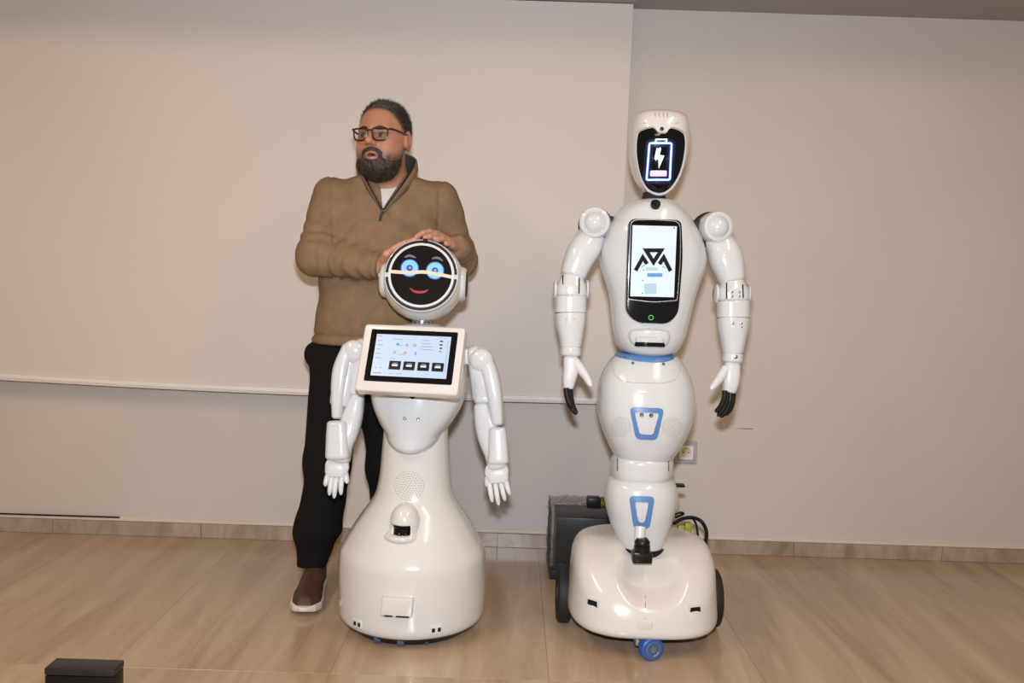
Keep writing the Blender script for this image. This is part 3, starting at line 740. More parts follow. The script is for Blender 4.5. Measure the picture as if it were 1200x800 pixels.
# waist
wa = Shell([(531, 722, 783, .09, .085, 2.1), (535, 718.5, 787, .098, .09, 2.2), (540, 716.5, 788, .10, .092, 2.3), (549, 716, 787.5, .10, .092, 2.3), (555, 716.5, 786, .098, .09, 2.3), (562, 720, 782, .09, .085, 2.2)], Y2, 24, 64)
ws = obj('waist_shell', wa.build(), M_WHITE, tall, sharp=0)
for x in (723.8, 783.2): obj('waist_seam', tube(wa.lay([(x+(.2 if x < 750 else -.2)*0, y) for y in (537.5, 542, 547, 551.5)], .0003), .0024, 6), M_SEAM, ws)
# belly
be = Shell([(416, 722, 793, .078, .075, 2.2), (420, 717.5, 797, .088, .08, 2.3), (428, 711.5, 802.5, .10, .09, 2.3), (440, 705, 808, .115, .10, 2.4), (456, 700.5, 812.3, .128, .11, 2.4), (474, 699.5, 813, .135, .115, 2.4), (490, 701.5, 810.5, .134, .115, 2.4), (506, 706.5, 805, .126, .11, 2.3), (520, 712.5, 797.5, .112, .10, 2.3), (530, 717.5, 791, .10, .09, 2.2), (535.5, 722, 786, .088, .08, 2.2), (538, 735, 770, .05, .05, 2.0)], Y2, 56, 72)
bl = obj('belly_shell', be.build(), M_WHITE, tall, sharp=0)
lip_pts = [(717, 421.5), (719, 434), (724, 443), (736, 447.5), (757, 448.6), (778, 448.6), (790, 445), (796, 437), (797.5, 424.5)]
obj('belly_seam', tube(be.lay(spline(np.array(lip_pts), 40), .0002), .0008, 6), mat('seam_pale', (.42, .40, .38), .6), bl)
for q in ((741.5, 425.2), (777.5, 426.3)):
    p = be.hit(*q); nn = be.normal(p); obj('screw', turned(p-nn*.002, nn, [(0, .0048), (.0028, .0048), (.003, .003)], 14), M_SEAM, bl)
o_, i_ = trapez((737.5, 476.5), (778.5, 478), (770, 515.5), (745, 514.5), 6, 6)
o_, i_ = same_count(o_, i_); obj('blue_badge', be.ring_decal(o_, i_, .004), M_BLUE, bl)
obj('badge_panel', be.patch(i_[::3]+(i_.mean(0)-i_[::3])*.01, .0012), M_WHITE, bl)
for q in ((752, 485.8), (763, 486.3)):
    p = be.hit(*q); nn = be.normal(p); obj('badge_sensor', turned(p, nn, [(0, .0062), (.0035, .0062), (.0042, .0052), (.003, .0045), (.0028, .002)], 16), mat('dark_steel', (.12, .12, .12), .4, metal=.6), bl)
for q in ((727.4, 499.6), (787.6, 500.4)): obj('speaker_grille', be.dots(q, 11.3, .0014, .0003, 5), M_HOLE, bl)
# blue collar
co = Shell([(413.5, 724, 788, .072, .07, 2.2), (415.5, 721.5, 791, .082, .078, 2.3), (419, 719.5, 794.5, .088, .082, 2.3), (422.5, 719, 796, .09, .084, 2.3), (424.5, 722, 793, .08, .08, 2.3)], Y2, 16, 64)
cl = obj('blue_collar', co.build(), M_BLUE, tall)
for q in ((732.5, 418), (786.5, 419.5)):
    p = co.hit(*q); nn = co.normal(p); obj('screw', turned(p-nn*.002, nn, [(0, .003), (.003, .003)], 10), M_SEAM, cl)
# torso
to = Shell([(233.5, 757, 779, .045, .05, 2.0), (235, 747, 789, .07, .075, 2.1), (241, 732, 796.5, .095, .09, 2.2), (250, 722.5, 806, .108, .10, 2.3), (262, 715, 813.5, .116, .108, 2.4), (276, 708.5, 820.5, .122, .112, 2.5), (292, 704, 825.5, .126, .115, 2.5), (305, 702.5, 826.5, .128, .116, 2.5), (318, 704, 823.5, .129, .116, 2.5), (332, 708.5, 818, .13, .115, 2.5), (345, 712, 813.8, .13, .113, 2.5), (362, 714.5, 809.5, .129, .11, 2.5), (380, 716, 805.5, .126, .106, 2.4), (394, 718.5, 801.5, .12, .10, 2.4), (405, 723, 796, .108, .092, 2.3), (412, 730, 789, .092, .08, 2.2), (416.5, 743, 774, .06, .055, 2.0)], Y2, 64, 80)
ts = obj('torso_shell', to.build(), M_WHITE, tall, sharp=0)
# chest screen: a flat slab let into the curved front
du = np.array([math.cos(R(1)), math.sin(R(1))*0, 0]); du = np.array([1., 0, 0]); 
pc = P(766.5, 316, Y2-.136)
tl_ = R(2.2); dv = np.array([0, math.sin(tl_), math.cos(tl_)]); dw = np.cross(du, dv)     # leans back a little
cr_, sr_ = math.cos(R(-.2)), math.sin(R(-.2)); 
def dl(x, y):
    """photo position -> position on the tilted slab"""
    d = fw+(x-600)/FPX*rt-(y-400)/FPX*up; o0 = np.array([0, 0, CAM_H]); t = np.dot(pc-o0, dw)/np.dot(d, dw); q = o0+d*t-pc
    return np.array([np.dot(q, du), np.dot(q, dv)])
slab = round_poly([dl(*q) for q in ((734, 366), (746, 378), (783, 379.5), (795, 367), (800.5, 300), (798.5, 257.5), (737.5, 256), (735, 300))], [.02, .03, .03, .02, .05, .02, .02, .05], 7)
ds = obj('chest_display', prism(slab, pc-dw*.035, du, dv, .039, .004), mat('display_frame', (.006, .0065, .009), .14, spec=.3), ts, sharp=20)
inner = round_poly([dl(*q) for q in ((735.8, 350), (765, 353.5), (793, 351.5), (797, 300), (796, 259.8), (767, 258), (739, 258.2), (738, 300))], [.006, .02, .006, .05, .02, .02, .02, .05], 6)
outer = inner+(inner-inner.mean(0))*.018
obj('glass_rim', frame_ring(outer, inner, pc+dw*.0045, du, dv, .0022), mat('rim_silver', (.45, .45, .45), .25, metal=.7), ts)
obj('glass', prism(inner, pc+dw*.003, du, dv, .0028), M_GLOSSBLK, ts)
lcd = np.array([dl(*q) for q in ((738.3, 347), (789.3, 348.2), (792.8, 265.4), (741, 264))])
po = pc+dw*.0062
obj('screen', prism(lcd, po-dw*.001, du, dv, .0012), M_LCDW, ts, smooth=False)
# emblem: open triangle between two chevrons
c3 = lambda x, y: dl(690+x*.2373, 240+y*.2373)
def stroke(pts, closed, w_, m, name):
    pts = np.array(pts); n = len(pts); L = []; Rr = []
    for i in range(n):
        a_ = pts[i-1] if (i > 0 or closed) else None; b2 = pts[(i+1) % n] if (i < n-1 or closed) else None
        d1 = (pts[i]-a_)/np.linalg.norm(pts[i]-a_) if a_ is not None else None; d2 = (b2-pts[i])/np.linalg.norm(b2-pts[i]) if b2 is not None else None
        if d1 is None: d1 = d2
        if d2 is None: d2 = d1
        n1_ = np.array([-d1[1], d1[0]]); n2_ = np.array([-d2[1], d2[0]]); mm = n1_+n2_; mm /= np.linalg.norm(mm); k = min(w_/max(np.dot(mm, n1_), .3), w_*2.2)
        L.append(pts[i]+mm*k); Rr.append(pts[i]-mm*k)
    return np.array(L), np.array(Rr)
def stroke_obj(pts, closed, w_, m, name, par, po_, du_, dv_, h=.0007):
    L, Rr = stroke(pts, closed, w_, m, name); w3 = np.cross(du_, dv_)
    q = lambda p, k: po_+du_*p[0]+dv_*p[1]+w3*k
    rings = [np.stack([q(L[i], 0), q(L[i], h), q(Rr[i], h), q(Rr[i], 0)]) for i in range(len(L))]
    if closed: rings.append(rings[0])
    return obj(name, loft(rings, caps=not closed), m, par, smooth=False)
M_LOGO = mat('logo_charcoal', (.008, .008, .009), .6, spec=.1)
stroke_obj([c3(281, 225), c3(356, 225), c3(318, 284)], True, .0058, M_LOGO, 'emblem_triangle', ts, po+dw*.0002, du, dv)
stroke_obj([c3(229, 325), c3(265, 260), c3(286, 292)], False, .0058, M_LOGO, 'emblem_chevron', ts, po+dw*.0002, du, dv)
stroke_obj([c3(347, 293), c3(368, 260), c3(402, 327)], False, .0058, M_LOGO, 'emblem_chevron', ts, po+dw*.0002, du, dv)
c2 = lambda x, y: dl(640+x*.25, 230+y*.25)
def quad(name, x0, y0, x1, y1, m, h=.0010): return obj(name, prism(np.array([c2(x0, y1), c2(x1, y1), c2(x1, y0), c2(x0, y0)]), po+dw*.0002, du, dv, h), m, ts, smooth=False)
quad('chat_bubble', 463, 333, 520, 348, M_UI_LB); quad('chat_bubble', 472, 360, 543, 378, M_UI_B); quad('chat_bubble', 458, 408, 515, 458, M_UI_LB)
M_UI_T = mat('ui_teal_grey', (.2, .3, .35), .4, emit=(.25, .45, .58), estr=.6)
for y0 in (414, 425, 436, 447): quad('chat_line', 463, y0, 463+(44 if y0 < 440 else 20), y0+4, M_UI_T, .0014)
quad('chat_line', 468, 338, 510, 342, M_UI_T, .0014); quad('chat_line', 482, 367, 536, 371, mat('ui_navy', (.02, .06, .2), .4, emit=(.05, .2, .55), estr=.6), .0014)
for x, y in ((446, 326), (454, 322), (452, 343), (544, 328), (553, 332), (449, 392), (447, 452)): quad('chat_dot', x, y, x+5, y+5, M_UI_D)
quad('status_mark', 596, 146, 601, 152, M_UI_D)
# power ring
pr_ = dl(762.6, 372)
obj('power_ring', frame_ring(circ(.0076, 28)+pr_, circ(.0058, 28)+pr_, pc+dw*.0045, du, dv, .0016), M_GREEN, ts, smooth=False)
# depth camera bump
pad = round_poly([(736.5, 386), (760, 384), (786, 387), (785, 399), (779, 406.5), (744, 405.5), (737, 398)], 6, 6)
obj('camera_bump', to.dome(dense(pad, 3), .014, .24), M_WHITE, ts, sharp=60)
pad2 = round_poly([(744.5, 391.5), (778.5, 393), (778.5, 403), (744.5, 402)], 4, 6)
obj('camera_shelf', to.dome(dense(pad2, 3), .023, .26), M_WHITE, ts, sharp=60)
slot = to.patch(dense(round_poly([(746, 397.3), (777, 398.4), (777, 402.4), (746, 401.4)], 1.9, 5), 2), .0242, 4)
sl_ = obj('depth_camera', slot, M_GLOSSBLK, ts)
# neck and head
nc = P(766, 236, Y2)
obj('neck', join(turned(nc-np.array([0, 0, .015]), (0, 0, 1), [(0, .047), (.012, .043), (.022, .037), (.04, .034)], 36)), M_RUBBER, tall)
p = to.hit(768, 241); nn = to.normal(p)
obj('chest_camera', turned(p-nn*.01+np.array([0, 0, .002]), nn, [(0, .0145), (.018, .0145), (.0205, .0125), (.021, .004)], 28), M_BLACK, ts)
he = Shell([(130.3, 762, 786, .03, .05, 2.0), (131.5, 752, 795, .05, .07, 2.2), (134.5, 745, 801.5, .072, .088, 2.4), (140, 741, 805.3, .086, .097, 2.5), (150, 739, 807, .093, .10, 2.5), (165, 737.8, 806.6, .096, .10, 2.5), (180, 737.2, 804.8, .096, .099, 2.4), (193, 738.6, 801.6, .094, .094, 2.4), (206, 742, 796.5, .088, .086, 2.3), (217, 748, 790, .078, .074, 2.2), (225, 755.5, 784, .064, .058, 2.1), (229.5, 763, 778, .048, .04, 2.0), (231.3, 768, 773.5, .03, .02, 2.0)], Y2-.005, 56, 72)
hs = obj('head', he.build(), M_WHITE2, tall, sharp=0)
fo2 = [(748.3, 157), (751, 154), (757, 151.3), (763.7, 149.8), (767.5, 151), (770.5, 154.8), (773, 156.2), (777, 156.4), (780.8, 155.8), (783.5, 152), (786.5, 150.2), (793, 151.8), (798.5, 155), (801.3, 159), (802.2, 169), (801, 181), (798.6, 193), (794.5, 205), (788.5, 215.5), (781.5, 222.8), (773.6, 225.8), (766, 224.3), (759, 219.8), (753.6, 211), (750, 199.7), (747.8, 188), (746.7, 177), (747, 166)]
fo2 = spline(np.array(fo2+fo2[:1]), 84)[:-1]
fd = obj('face_display', he.patch(fo2, .003, 8), M_GLOSSBLK, hs, sharp=50)
fo3 = fo2.mean(0)+(fo2-fo2.mean(0))*1.07
obj('face_rim', he.ring_decal(fo3, fo2+(fo2.mean(0)-fo2)*-.005, .005), M_WHITE, hs)
c1 = lambda x, y: (710+x*.1626, 120+y*.1626)
p = he.hit(775.5, 151.3); nn = he.normal(p)
obj('head_camera', turned(p, nn, [(0, .0058), (.004, .0058), (.005, .003)], 18), M_BLACK, hs)
def hline(pts, w_, m, name, t=.0042, closed=False):
    pts = np.array(pts, float); L, Rr = stroke(pts, closed, w_, None, '')
    rings = [np.concatenate([he.lay([L[i]], t-.0015), he.lay([L[i]], t), he.lay([Rr[i]], t), he.lay([Rr[i]], t-.0015)]) for i in range(len(L))]
    if closed: rings.append(rings[0])
    return obj(name, loft(rings, caps=not closed), m, hs, smooth=False)
def ol(pts, r, st): return dense(round_poly([c1(*q) for q in pts], r, 4), st)
bat = ol(((316, 294), (471, 294), (456, 554), (298, 554)), 2.2, 2.5)
hline(bat, 4.6, M_NAVY, 'icon_glow', .0036, True)
hline(bat, 2.1, M_ICONH, 'icon_halo', .0040, True)
hline(bat, .95, M_ICON, 'battery_outline', .0044, True)
hline([c1(*q) for q in ((358, 288), (362, 268), (436, 268), (434, 288))], .85, M_ICON, 'battery_cap', .0044)
hline([c1(*q) for q in ((358, 288), (434, 288))], .5, M_ICON, 'battery_cap', .0044)
bolt = [c1(*q) for q in ((366, 328), (380, 334), (392, 322), (396, 340), (386, 378), (420, 384), (380, 476), (378, 412), (350, 406))]
def hpatch(poly, m, name, t=.0044):
    pts = dense(np.array(poly), 1.5); c_ = pts.mean(0)
    o1 = he.lay(pts, t); o0 = he.lay(pts, t-.0015); return obj(name, (np.concatenate([o0, o1]), loft([o0, o1])[1]), m, hs, smooth=False)
hpatch(bolt, M_ICON, 'battery_bolt')
obj('battery_level', he.patch(dense(round_poly([c1(*q) for q in ((322, 489), (437, 489), (435, 530), (320, 530))], 1.2, 3), 1.5), .0046, 3), M_ICONP, hs, smooth=False)
for k, x in enumerate((768, 772.5, 777.5, 782)): obj('vent_slit', tube(he.lay([(x-.3, 131.9+abs(k-1.5)*.35), (x, 134.5), (x+.2, 137)], .0002), .0012, 6), mat('vent_tan', (.34, .28, .22), .6), hs)
for x in (756.5, 794): obj('head_notch', tube(he.lay([(x-2.4, 144.6), (x, 143.9), (x+2.4, 144.3)], .0002), .0009, 6), mat('vent_tan', (.34, .28, .22), .6), hs)

# --- arms of the tall robot
def tall_arm(side):
    L = side < 0; Ya = Y2
    sc = P(*((697.5, 262.5) if L else (835, 267.5)), Ya)
    outd = np.array([side*.12, -1, .05]); outd /= np.linalg.norm(outd)
    sh = obj('shoulder', turned(sc-outd*.022, outd, [(0, .030), (.006, .046), (.03, .049), (.06, .048), (.078, .044), (.082, .036), (.079, .033), (.088, .027), (.096, .016), (.099, .004)], 44), M_WHITE, tall)
    obj('shoulder_ring', turned(sc-outd*.050, outd, [(0, .048), (.003, .052), (.026, .0535), (.03, .050)], 44), M_RUBBER, sh)
    br = P(*((714, 270) if L else (818, 275)), Ya+.01); obj('shoulder_bracket', box(br, (.045, .06, .085), .008, fr=basis((math.cos(R(12*side)), 0, math.sin(R(12*side))), (0, 1, 0))), M_RUBBER, sh)
    if L:
        up_ = [(692, 279, Ya-.002, 16.5, .045, 2.3), (686.5, 289, Ya-.008, 18.5, .05, 2.4), (680, 300, Ya-.015, 18, .05, 2.4), (674, 314, Ya-.018, 16.5, .048, 2.5), (672, 321, Ya-.02, 15.5, .046, 2.6)]
        el = [(670.5, 327, Ya-.022, 14, .044, 2.8), (669.5, 336, Ya-.024, 18, .05, 2.8), (669, 345, Ya-.026, 18.5, .05, 2.8)]
        ring_ = [(668.8, 349, Ya-.028, 18.8, .052, 2.5), (668.6, 358, Ya-.03, 18.8, .052, 2.5), (668.5, 366, Ya-.032, 18.8, .052, 2.5)]
        fo_ = [(668.5, 368.5, Ya-.034, 18.6, .051, 2.4), (668.6, 380, Ya-.038, 17.3, .047, 2.4), (669, 393, Ya-.042, 14.6, .041, 2.3), (669, 406, Ya-.046, 12.2, .036, 2.3)]
        wr = [(668.8, 409, Ya-.047, 12.4, .037, 2.3), (668.6, 415, Ya-.049, 12.2, .036, 2.3)]
        palm = [(669, 420, Ya-.05, 9, .024, 2.6), (669, 432, Ya-.054, 9.3, .026, 2.8), (667, 444, Ya-.058, 8.2, .024, 2.8), (666, 453, Ya-.06, 6.4, .02, 2.8)]
        thumb = [(674, 424), (682, 434), (688, 443), (693, 453)]
        fing = [((663.5, 455), (665, 466), (669, 476), (672.5, 482), -.02), ((664.8, 455), (667, 468), (672, 478), (676, 484.5), -.006), ((666.5, 455), (668, 467), (671.5, 477), (675, 485.5), .008), ((668, 455), (669, 466), (671, 475), (673, 484), .02)]
        sx = [(664, 337), (676, 337), (664, 343), (676, 343)]; sx2 = [(663.5, 373), (673, 373), (663.5, 377.5), (673, 377.5)]
        hx = [(681, 268)]; slits = [((659.5, 322), (659.8, 333)), ((679, 325), (678.5, 344))]; dot = (668.5, 412)
    else:
        up_ = [(841, 283, Ya-.002, 16.5, .045, 2.3), (847, 293, Ya-.008, 19, .05, 2.4), (851, 304, Ya-.015, 20, .05, 2.4), (855, 318, Ya-.018, 17.5, .048, 2.5), (857, 327, Ya-.02, 15.5, .046, 2.6)]
        el = [(857.5, 333, Ya-.022, 14.5, .044, 2.8), (857.8, 341, Ya-.024, 19, .05, 2.8), (858, 350, Ya-.026, 19, .05, 2.8)]
        ring_ = [(858.5, 354.5, Ya-.028, 19, .052, 2.5), (858.8, 363, Ya-.03, 19, .052, 2.5), (858.8, 371.5, Ya-.032, 19, .052, 2.5)]
        fo_ = [(858.8, 374, Ya-.034, 18.8, .051, 2.4), (858.8, 386, Ya-.038, 17.3, .047, 2.4), (858.8, 400, Ya-.042, 14.3, .041, 2.3), (858.6, 413, Ya-.046, 11.8, .036, 2.3)]
        wr = [(858.5, 416, Ya-.047, 11.8, .037, 2.3), (858, 422.5, Ya-.049, 11.8, .036, 2.3)]
        palm = [(858, 427, Ya-.05, 9.3, .024, 2.6), (857, 438, Ya-.054, 10.2, .026, 2.8), (856, 449, Ya-.058, 9.6, .024, 2.8), (854.5, 457, Ya-.06, 8, .02, 2.8)]
        thumb = [(851, 432), (845, 441), (839, 449), (832.5, 456.5)]
        fing = [((849.5, 458), (848.5, 468), (844, 477), (838.5, 482.5), -.02), ((852.5, 459), (851.5, 470), (847, 480), (841, 487.5), -.01), ((856, 459), (855, 471), (851, 481), (844.5, 488.5), .004), ((859, 458), (858.5, 469), (855.5, 479), (850, 486.5), .018)]
        sx = [(857.5, 342), (866, 342), (857.5, 347), (866, 347)]; sx2 = [(858.5, 378.5), (868.5, 378.5), (858.5, 383), (868.5, 383)]
        hx = []; slits = [((851.5, 331), (851.5, 350)), ((870.5, 333), (871, 349))]; dot = (862, 418)
    ua = obj('upper_arm', limb(up_, cap=(.8, .25)), M_WHITE, tall)
    lay = lambda q, sec_y: P(q[0], q[1], sec_y)
    e_ = obj('elbow', limb(el, cap=(.5, .15)), M_WHITE, tall)
    for s in (-1, 1):
        dc = P(el[1][0]+s*17.5, el[1][1]+3, Ya-.024); obj('elbow_cap', turned(dc, (s, 0, 0), [(0, .030), (.006, .028), (.010, .02)], 28), M_WHITE, e_)
    for a_, b2 in slits:
        obj('slit', tube([P(*a_, Ya-.0735), P((a_[0]+b2[0])/2, (a_[1]+b2[1])/2, Ya-.074), P(*b2, Ya-.0745)], .0020, 6), M_BLACK, e_)
    for q in sx:
        obj('screw', turned(P(*q, Ya-.0725), (0, -1, 0), [(0, .0038), (.0042, .0038), (.0046, .002)], 12), M_GREY if not L else mat('screw_pale', (.5, .48, .46), .5), e_)
    fr_ = obj('forearm', limb(fo_, cap=(.05, .1)), M_WHITE, tall)
    obj('elbow_ring', limb(ring_, cap=(.1, .05)), M_WHITE, fr_)
    gp = P(fo_[0][0], (ring_[2][1]+fo_[0][1])/2+.1, Ya-.033)
    obj('seam_ring', limb([(fo_[0][0], ring_[2][1]-.5, Ya-.032, 18.3, .0508, 2.45), (fo_[0][0], fo_[0][1]+.5, Ya-.034, 18.3, .0505, 2.4)], n=4, cap=(.01, .01)), M_BLACK, fr_)
    for q in sx2: obj('screw', turned(P(*q, Ya-.0815+.0006*(q[1]-373 if L else q[1]-378.5)), (0, -1, 0), [(0, .0036), (.0045, .0036), (.005, .002)], 12), M_GREY if not L else mat('screw_pale', (.5, .48, .46), .5), fr_)
    obj('wrist', limb(wr, n=8, cap=(.2, .2)), M_WHITE, tall)
    w2 = COL.objects[-1] if False else None
    hnd = obj('hand', limb(palm, cap=(.6, .4)), M_MATTEW, tall)
    obj('wrist_bolt', turned(P(*dot, Ya-.082), (0, -1, 0), [(0, .0065), (.003, .0062), (.004, .003)], 16), M_GREY if not L else M_MATTEW, hnd)
    tp = spline([P(*q, Ya-.06-.012*i) for i, q in enumerate(thumb)], 12)
    obj('thumb', tube(tp, np.interp(np.linspace(0, 1, 12), [0, .3, .8, .95, 1], [.016, .015, .0105, .008, .004]), 14), M_MATTEW, hnd)
    for q0, q1, q2, q3, dy in fing:
        pts = spline([P(*q0, Ya-.06+dy*.8), P(*q1, Ya-.065+dy), P(*q2, Ya-.075+dy), P(*q3, Ya-.09+dy)], 14)
        rad = np.interp(np.linspace(0, 1, 14), [0, .3, .33, .36, .63, .66, .69, .93, 1], [.0088, .0085, .0078, .0088, .0082, .0072, .0082, .007, .003])
        obj('finger', tube(pts, rad, 12), M_BLACK, hnd, label='black rubber finger')
tall_arm(-1); tall_arm(1)
# strut and plug in front of the leg
a_ = P(750.5, 617, Y2-.135); b2 = P(749, 640, Y2-.155)
st = obj('front_strut', tube([a_, (a_+b2)/2, b2], [.0165, .0165, .0165], 24), M_MATTEW, tall)
pb = P(752.3, 645, Y2-.165)
obj('plug', join(box(pb+np.array([0, 0, -.017]), (.058, .045, .034), .006), turned(pb+np.array([0, .0, -.005]), (0, 0, 1), [(0, .024), (.02, .024), (.022, .021), (.026, .023), (.034, .022), (.038, .019), (.042, .016)], 28)), M_BLACK, st)
# things plugged in at the back of the tall robot
cp = spline([P(790, 613, Y2+.12), P(800, 607.5, Y2+.16), P(813, 606.5, Y2+.2), P(823, 612, Y2+.2), P(828, 624, Y2+.17), P(826, 640, Y2+.13)], 24)
cb = obj('back_cable', tube(cp, .0065, 10), M_BLACK, tall, label='thick black cable looping behind the base')
cp = spline([P(788, 604, Y2+.12), P(797, 600.5, Y2+.16), P(801, 602, Y2+.17), P(792, 606, Y2+.14)], 16)
obj('back_cable', tube(cp, .004, 8), M_BLACK, tall, label='thin black cable loop')
obj('rear_bracket', box(P(791, 568.3, Y2+.09), (.06, .03, .008), .002), M_BLACK, tall)
cp = spline([P(812, 607, Y2+.2), P(816, 615, Y2+.17), P(818, 628, Y2+.13)], 10)
obj('back_cable', tube(cp, .004, 8), M_BLACK, tall)
kp = P(806, 617, Y2+.12)
obj('connector', join(box(kp, (.024, .03, .03), .005), box(kp+np.array([-.022, 0, -.004]), (.022, .024, .02), .004)), M_YELL, tall, label='yellow-green connector block')
obj('rear_frame', box((BX+.03, BYc+.165, .215), (.30, .06, .05), .008), M_BLACK, tall)

# ================================================================== film-wrapped box behind the tall robot
FY = 3.22
q0 = P(650.5, 665, FY); q1 = P(742, 665, FY); htop = P(652, 606.5, FY)[2]
bc_ = np.array([(q0[0]+q1[0])/2, FY+.10, htop/2])
wr_ = empty('wrapped_box', (bc_[0], bc_[1], 0), 'black box wrapped in clear plastic film on the floor behind the tall robot', 'box')
obj('box_body', box((bc_[0], bc_[1], htop/2), (q1[0]-q0[0], .19, htop), .004), M_BLACK, wr_)
fp_ = P(648, 661, FY-.03)
obj('foot_plate', box((fp_[0]+.03, FY-.01, .018), (.08, .05, .036), .003), M_RUBBER, wr_)
film = bpy.data.materials.new('clear_film'); film.use_nodes = True; nt = film.node_tree; nt.nodes.clear()
out = nt.nodes.new('ShaderNodeOutputMaterial'); mx = nt.nodes.new('ShaderNodeMixShader'); tr = nt.nodes.new('ShaderNodeBsdfTransparent'); gl = nt.nodes.new('ShaderNodeBsdfPrincipled')
gl.inputs['Base Color'].default_value = (.16, .155, .15, 1); gl.inputs['Roughness'].default_value = .10; gl.inputs['Specular IOR Level'].default_value = 1.0
tr.inputs[0].default_value = (.95, .95, .95, 1); mx.inputs[0].default_value = .16
tcn = nt.nodes.new('ShaderNodeTexCoord'); vn = nt.nodes.new('ShaderNodeTexVoronoi'); vn.inputs['Scale'].default_value = 90; bp = nt.nodes.new('ShaderNodeBump'); bp.inputs['Strength'].default_value = 1; bp.inputs['Distance'].default_value = .006
nt.links.new(tcn.outputs['Object'], vn.inputs['Vector']); nt.links.new(vn.outputs['Distance'], bp.inputs['Height']); nt.links.new(bp.outputs[0], gl.inputs['Normal'])
nt.links.new(tr.outputs[0], mx.inputs[1]); nt.links.new(gl.outputs[0], mx.inputs[2]); nt.links.new(mx.outputs[0], out.inputs[0])
bm = bmesh.new(); bmesh.ops.create_cube(bm, size=1); bmesh.ops.subdivide_edges(bm, edges=list(bm.edges), cuts=26, use_grid_fill=True)
rnd = np.random.RandomState(3); V_, F_ = from_bm(bm)
V_ = V_*np.array([q1[0]-q0[0]+.035, .235, htop+.03]); nrm = V_/np.linalg.norm(V_, axis=1)[:, None]
V_ = V_+nrm*(rnd.normal(size=len(V_))*.0032+.004*wob(V_, 60, 4))[:, None]+bc_+np.array([-.004, 0, .015]); V_[:, 2] = np.maximum(V_[:, 2], .002)
obj('plastic_film', (V_, F_), film, wr_, smooth=False)
# adapter with brass windings lying on the wrapped box
ac = P(695.5, 604, FY+.06); zt = htop+.027
ad = empty('power_adapter', (ac[0], FY+.06, zt), 'small black adapter with brass windings on the wrapped box', 'adapter')
obj('housing', box((ac[0]-.002, FY+.06, zt+.02), (.05, .05, .04), .004), M_BLACK, ad)
for k in range(4):
    x = ac[0]+.018+k*.0075; t = np.linspace(0, 2*np.pi, 20, endpoint=False)
    obj('winding', tube(np.stack([np.full(20, x)+.003*np.sin(t), FY+.06+.022*np.cos(t), zt+.021+.0185*np.sin(t)], 1), .0026, 8, closed=True), M_BRASS, ad)

# ================================================================== the man
def color_mat(name, rough, bump=0, bscale=300, sss=0):
    m = bpy.data.materials.new(name); m.use_nodes = True; nt = m.node_tree; b = nt.nodes['Principled BSDF']
    a = nt.nodes.new('ShaderNodeAttribute'); a.attribute_name = 'tint'; nt.links.new(a.outputs['Color'], b.inputs['Base Color'])
    b.inputs['Roughness'].default_value = rough
    if sss: b.inputs['Subsurface Weight'].default_value = sss; b.inputs['Subsurface Radius'].default_value = (.012, .005, .003); b.inputs['Subsurface Scale'].default_value = 1
    if bump:
        tc = nt.nodes.new('ShaderNodeTexCoord'); n = nt.nodes.new('ShaderNodeTexNoise'); n.inputs['Scale'].default_value = bscale
        bp = nt.nodes.new('ShaderNodeBump'); bp.inputs['Strength'].default_value = bump; bp.inputs['Distance'].default_value = .002
        nt.links.new(tc.outputs['Object'], n.inputs['Vector']); nt.links.new(n.outputs['Fac'], bp.inputs['Height']); nt.links.new(bp.outputs[0], b.inputs['Normal'])
    return m
def set_tint(o, C):
    at = o.data.attributes.new('tint', 'FLOAT_COLOR', 'POINT'); at.data.foreach_set('color', np.concatenate([C, np.ones((len(C), 1))], 1).astype('f').ravel())

# joints
HD = P(449.5, 164, 2.88)
hy = R(16); hpitch = R(2)
hf = np.array([-math.sin(hy)*math.cos(hpitch), -math.cos(hy)*math.cos(hpitch), math.sin(hpitch)]); hl = np.array([math.cos(hy), -math.sin(hy), 0]); hu = np.cross(hl, -hf); hu = np.cross(hf, hl)*-1
if hu[2] < 0: hu = -hu
KH = .962
def hloc(p): q = p-HD; return np.stack([q@hl, q@hf, q@hu], 1)/KH
def hw(x, y, z): return HD+(hl*x+hf*y+hu*z)*KH
NB = P(455, 216, 2.95)
SR, ER, WR = P(388, 229, 2.975), P(371, 300, 2.86), None
SL, EL = P(517, 233, 2.98), P(538, 305, 3.05)
PEL = P(424, 420, 3.02)
HIPR, KNR, ANR = P(397, 430, 3.02), P(384, 545, 2.96), P(365, 668, 2.985)
HIPL, KNL, ANL = P(452, 430, 3.03), P(455, 545, 3.08), P(462, 640, 3.16)
TOE = P(357, 716, 2.79); TOE[2] = .035; HEEL = np.array([ANR[0]+.006, ANR[1]+.055, .04]); ANR[2] = .10; ANL[2] = .10
def sph(phi, beta, r):   # position on the short robot's head
    a, b = R(phi), R(beta); return HC+r*np.array([-math.sin(a)*math.cos(b), math.sin(b), math.cos(a)*math.cos(b)])
RH = HR
WR = sph(74, 31, RH+.046)
FR = [[sph(50, 31, RH+.020), sph(36, 30, RH+.0125), sph(26, 29, RH+.0095), sph(17, 28, RH+.0085)],
      [sph(51, 23, RH+.020), sph(34, 22, RH+.0125), sph(22, 21, RH+.0095), sph(11, 20, RH+.0085)],
      [sph(53, 15, RH+.0195), sph(37, 13.5, RH+.0120), sph(26, 13, RH+.0090), sph(15, 12.5, RH+.0082)],
      [sph(56, 7, RH+.0185), sph(44, 5, RH+.0105), sph(36, 5, RH+.0085), sph(27, 5, RH+.0078)]]
THR = [sph(70, 44, RH+.024), sph(60, 50, RH+.016), sph(50, 54, RH+.0115)]
WL = P(536, 291, 2.885)
def away(p, r):
    d = p-HC; n = np.linalg.norm(d); return HC+d/n*max(n, RH+r)
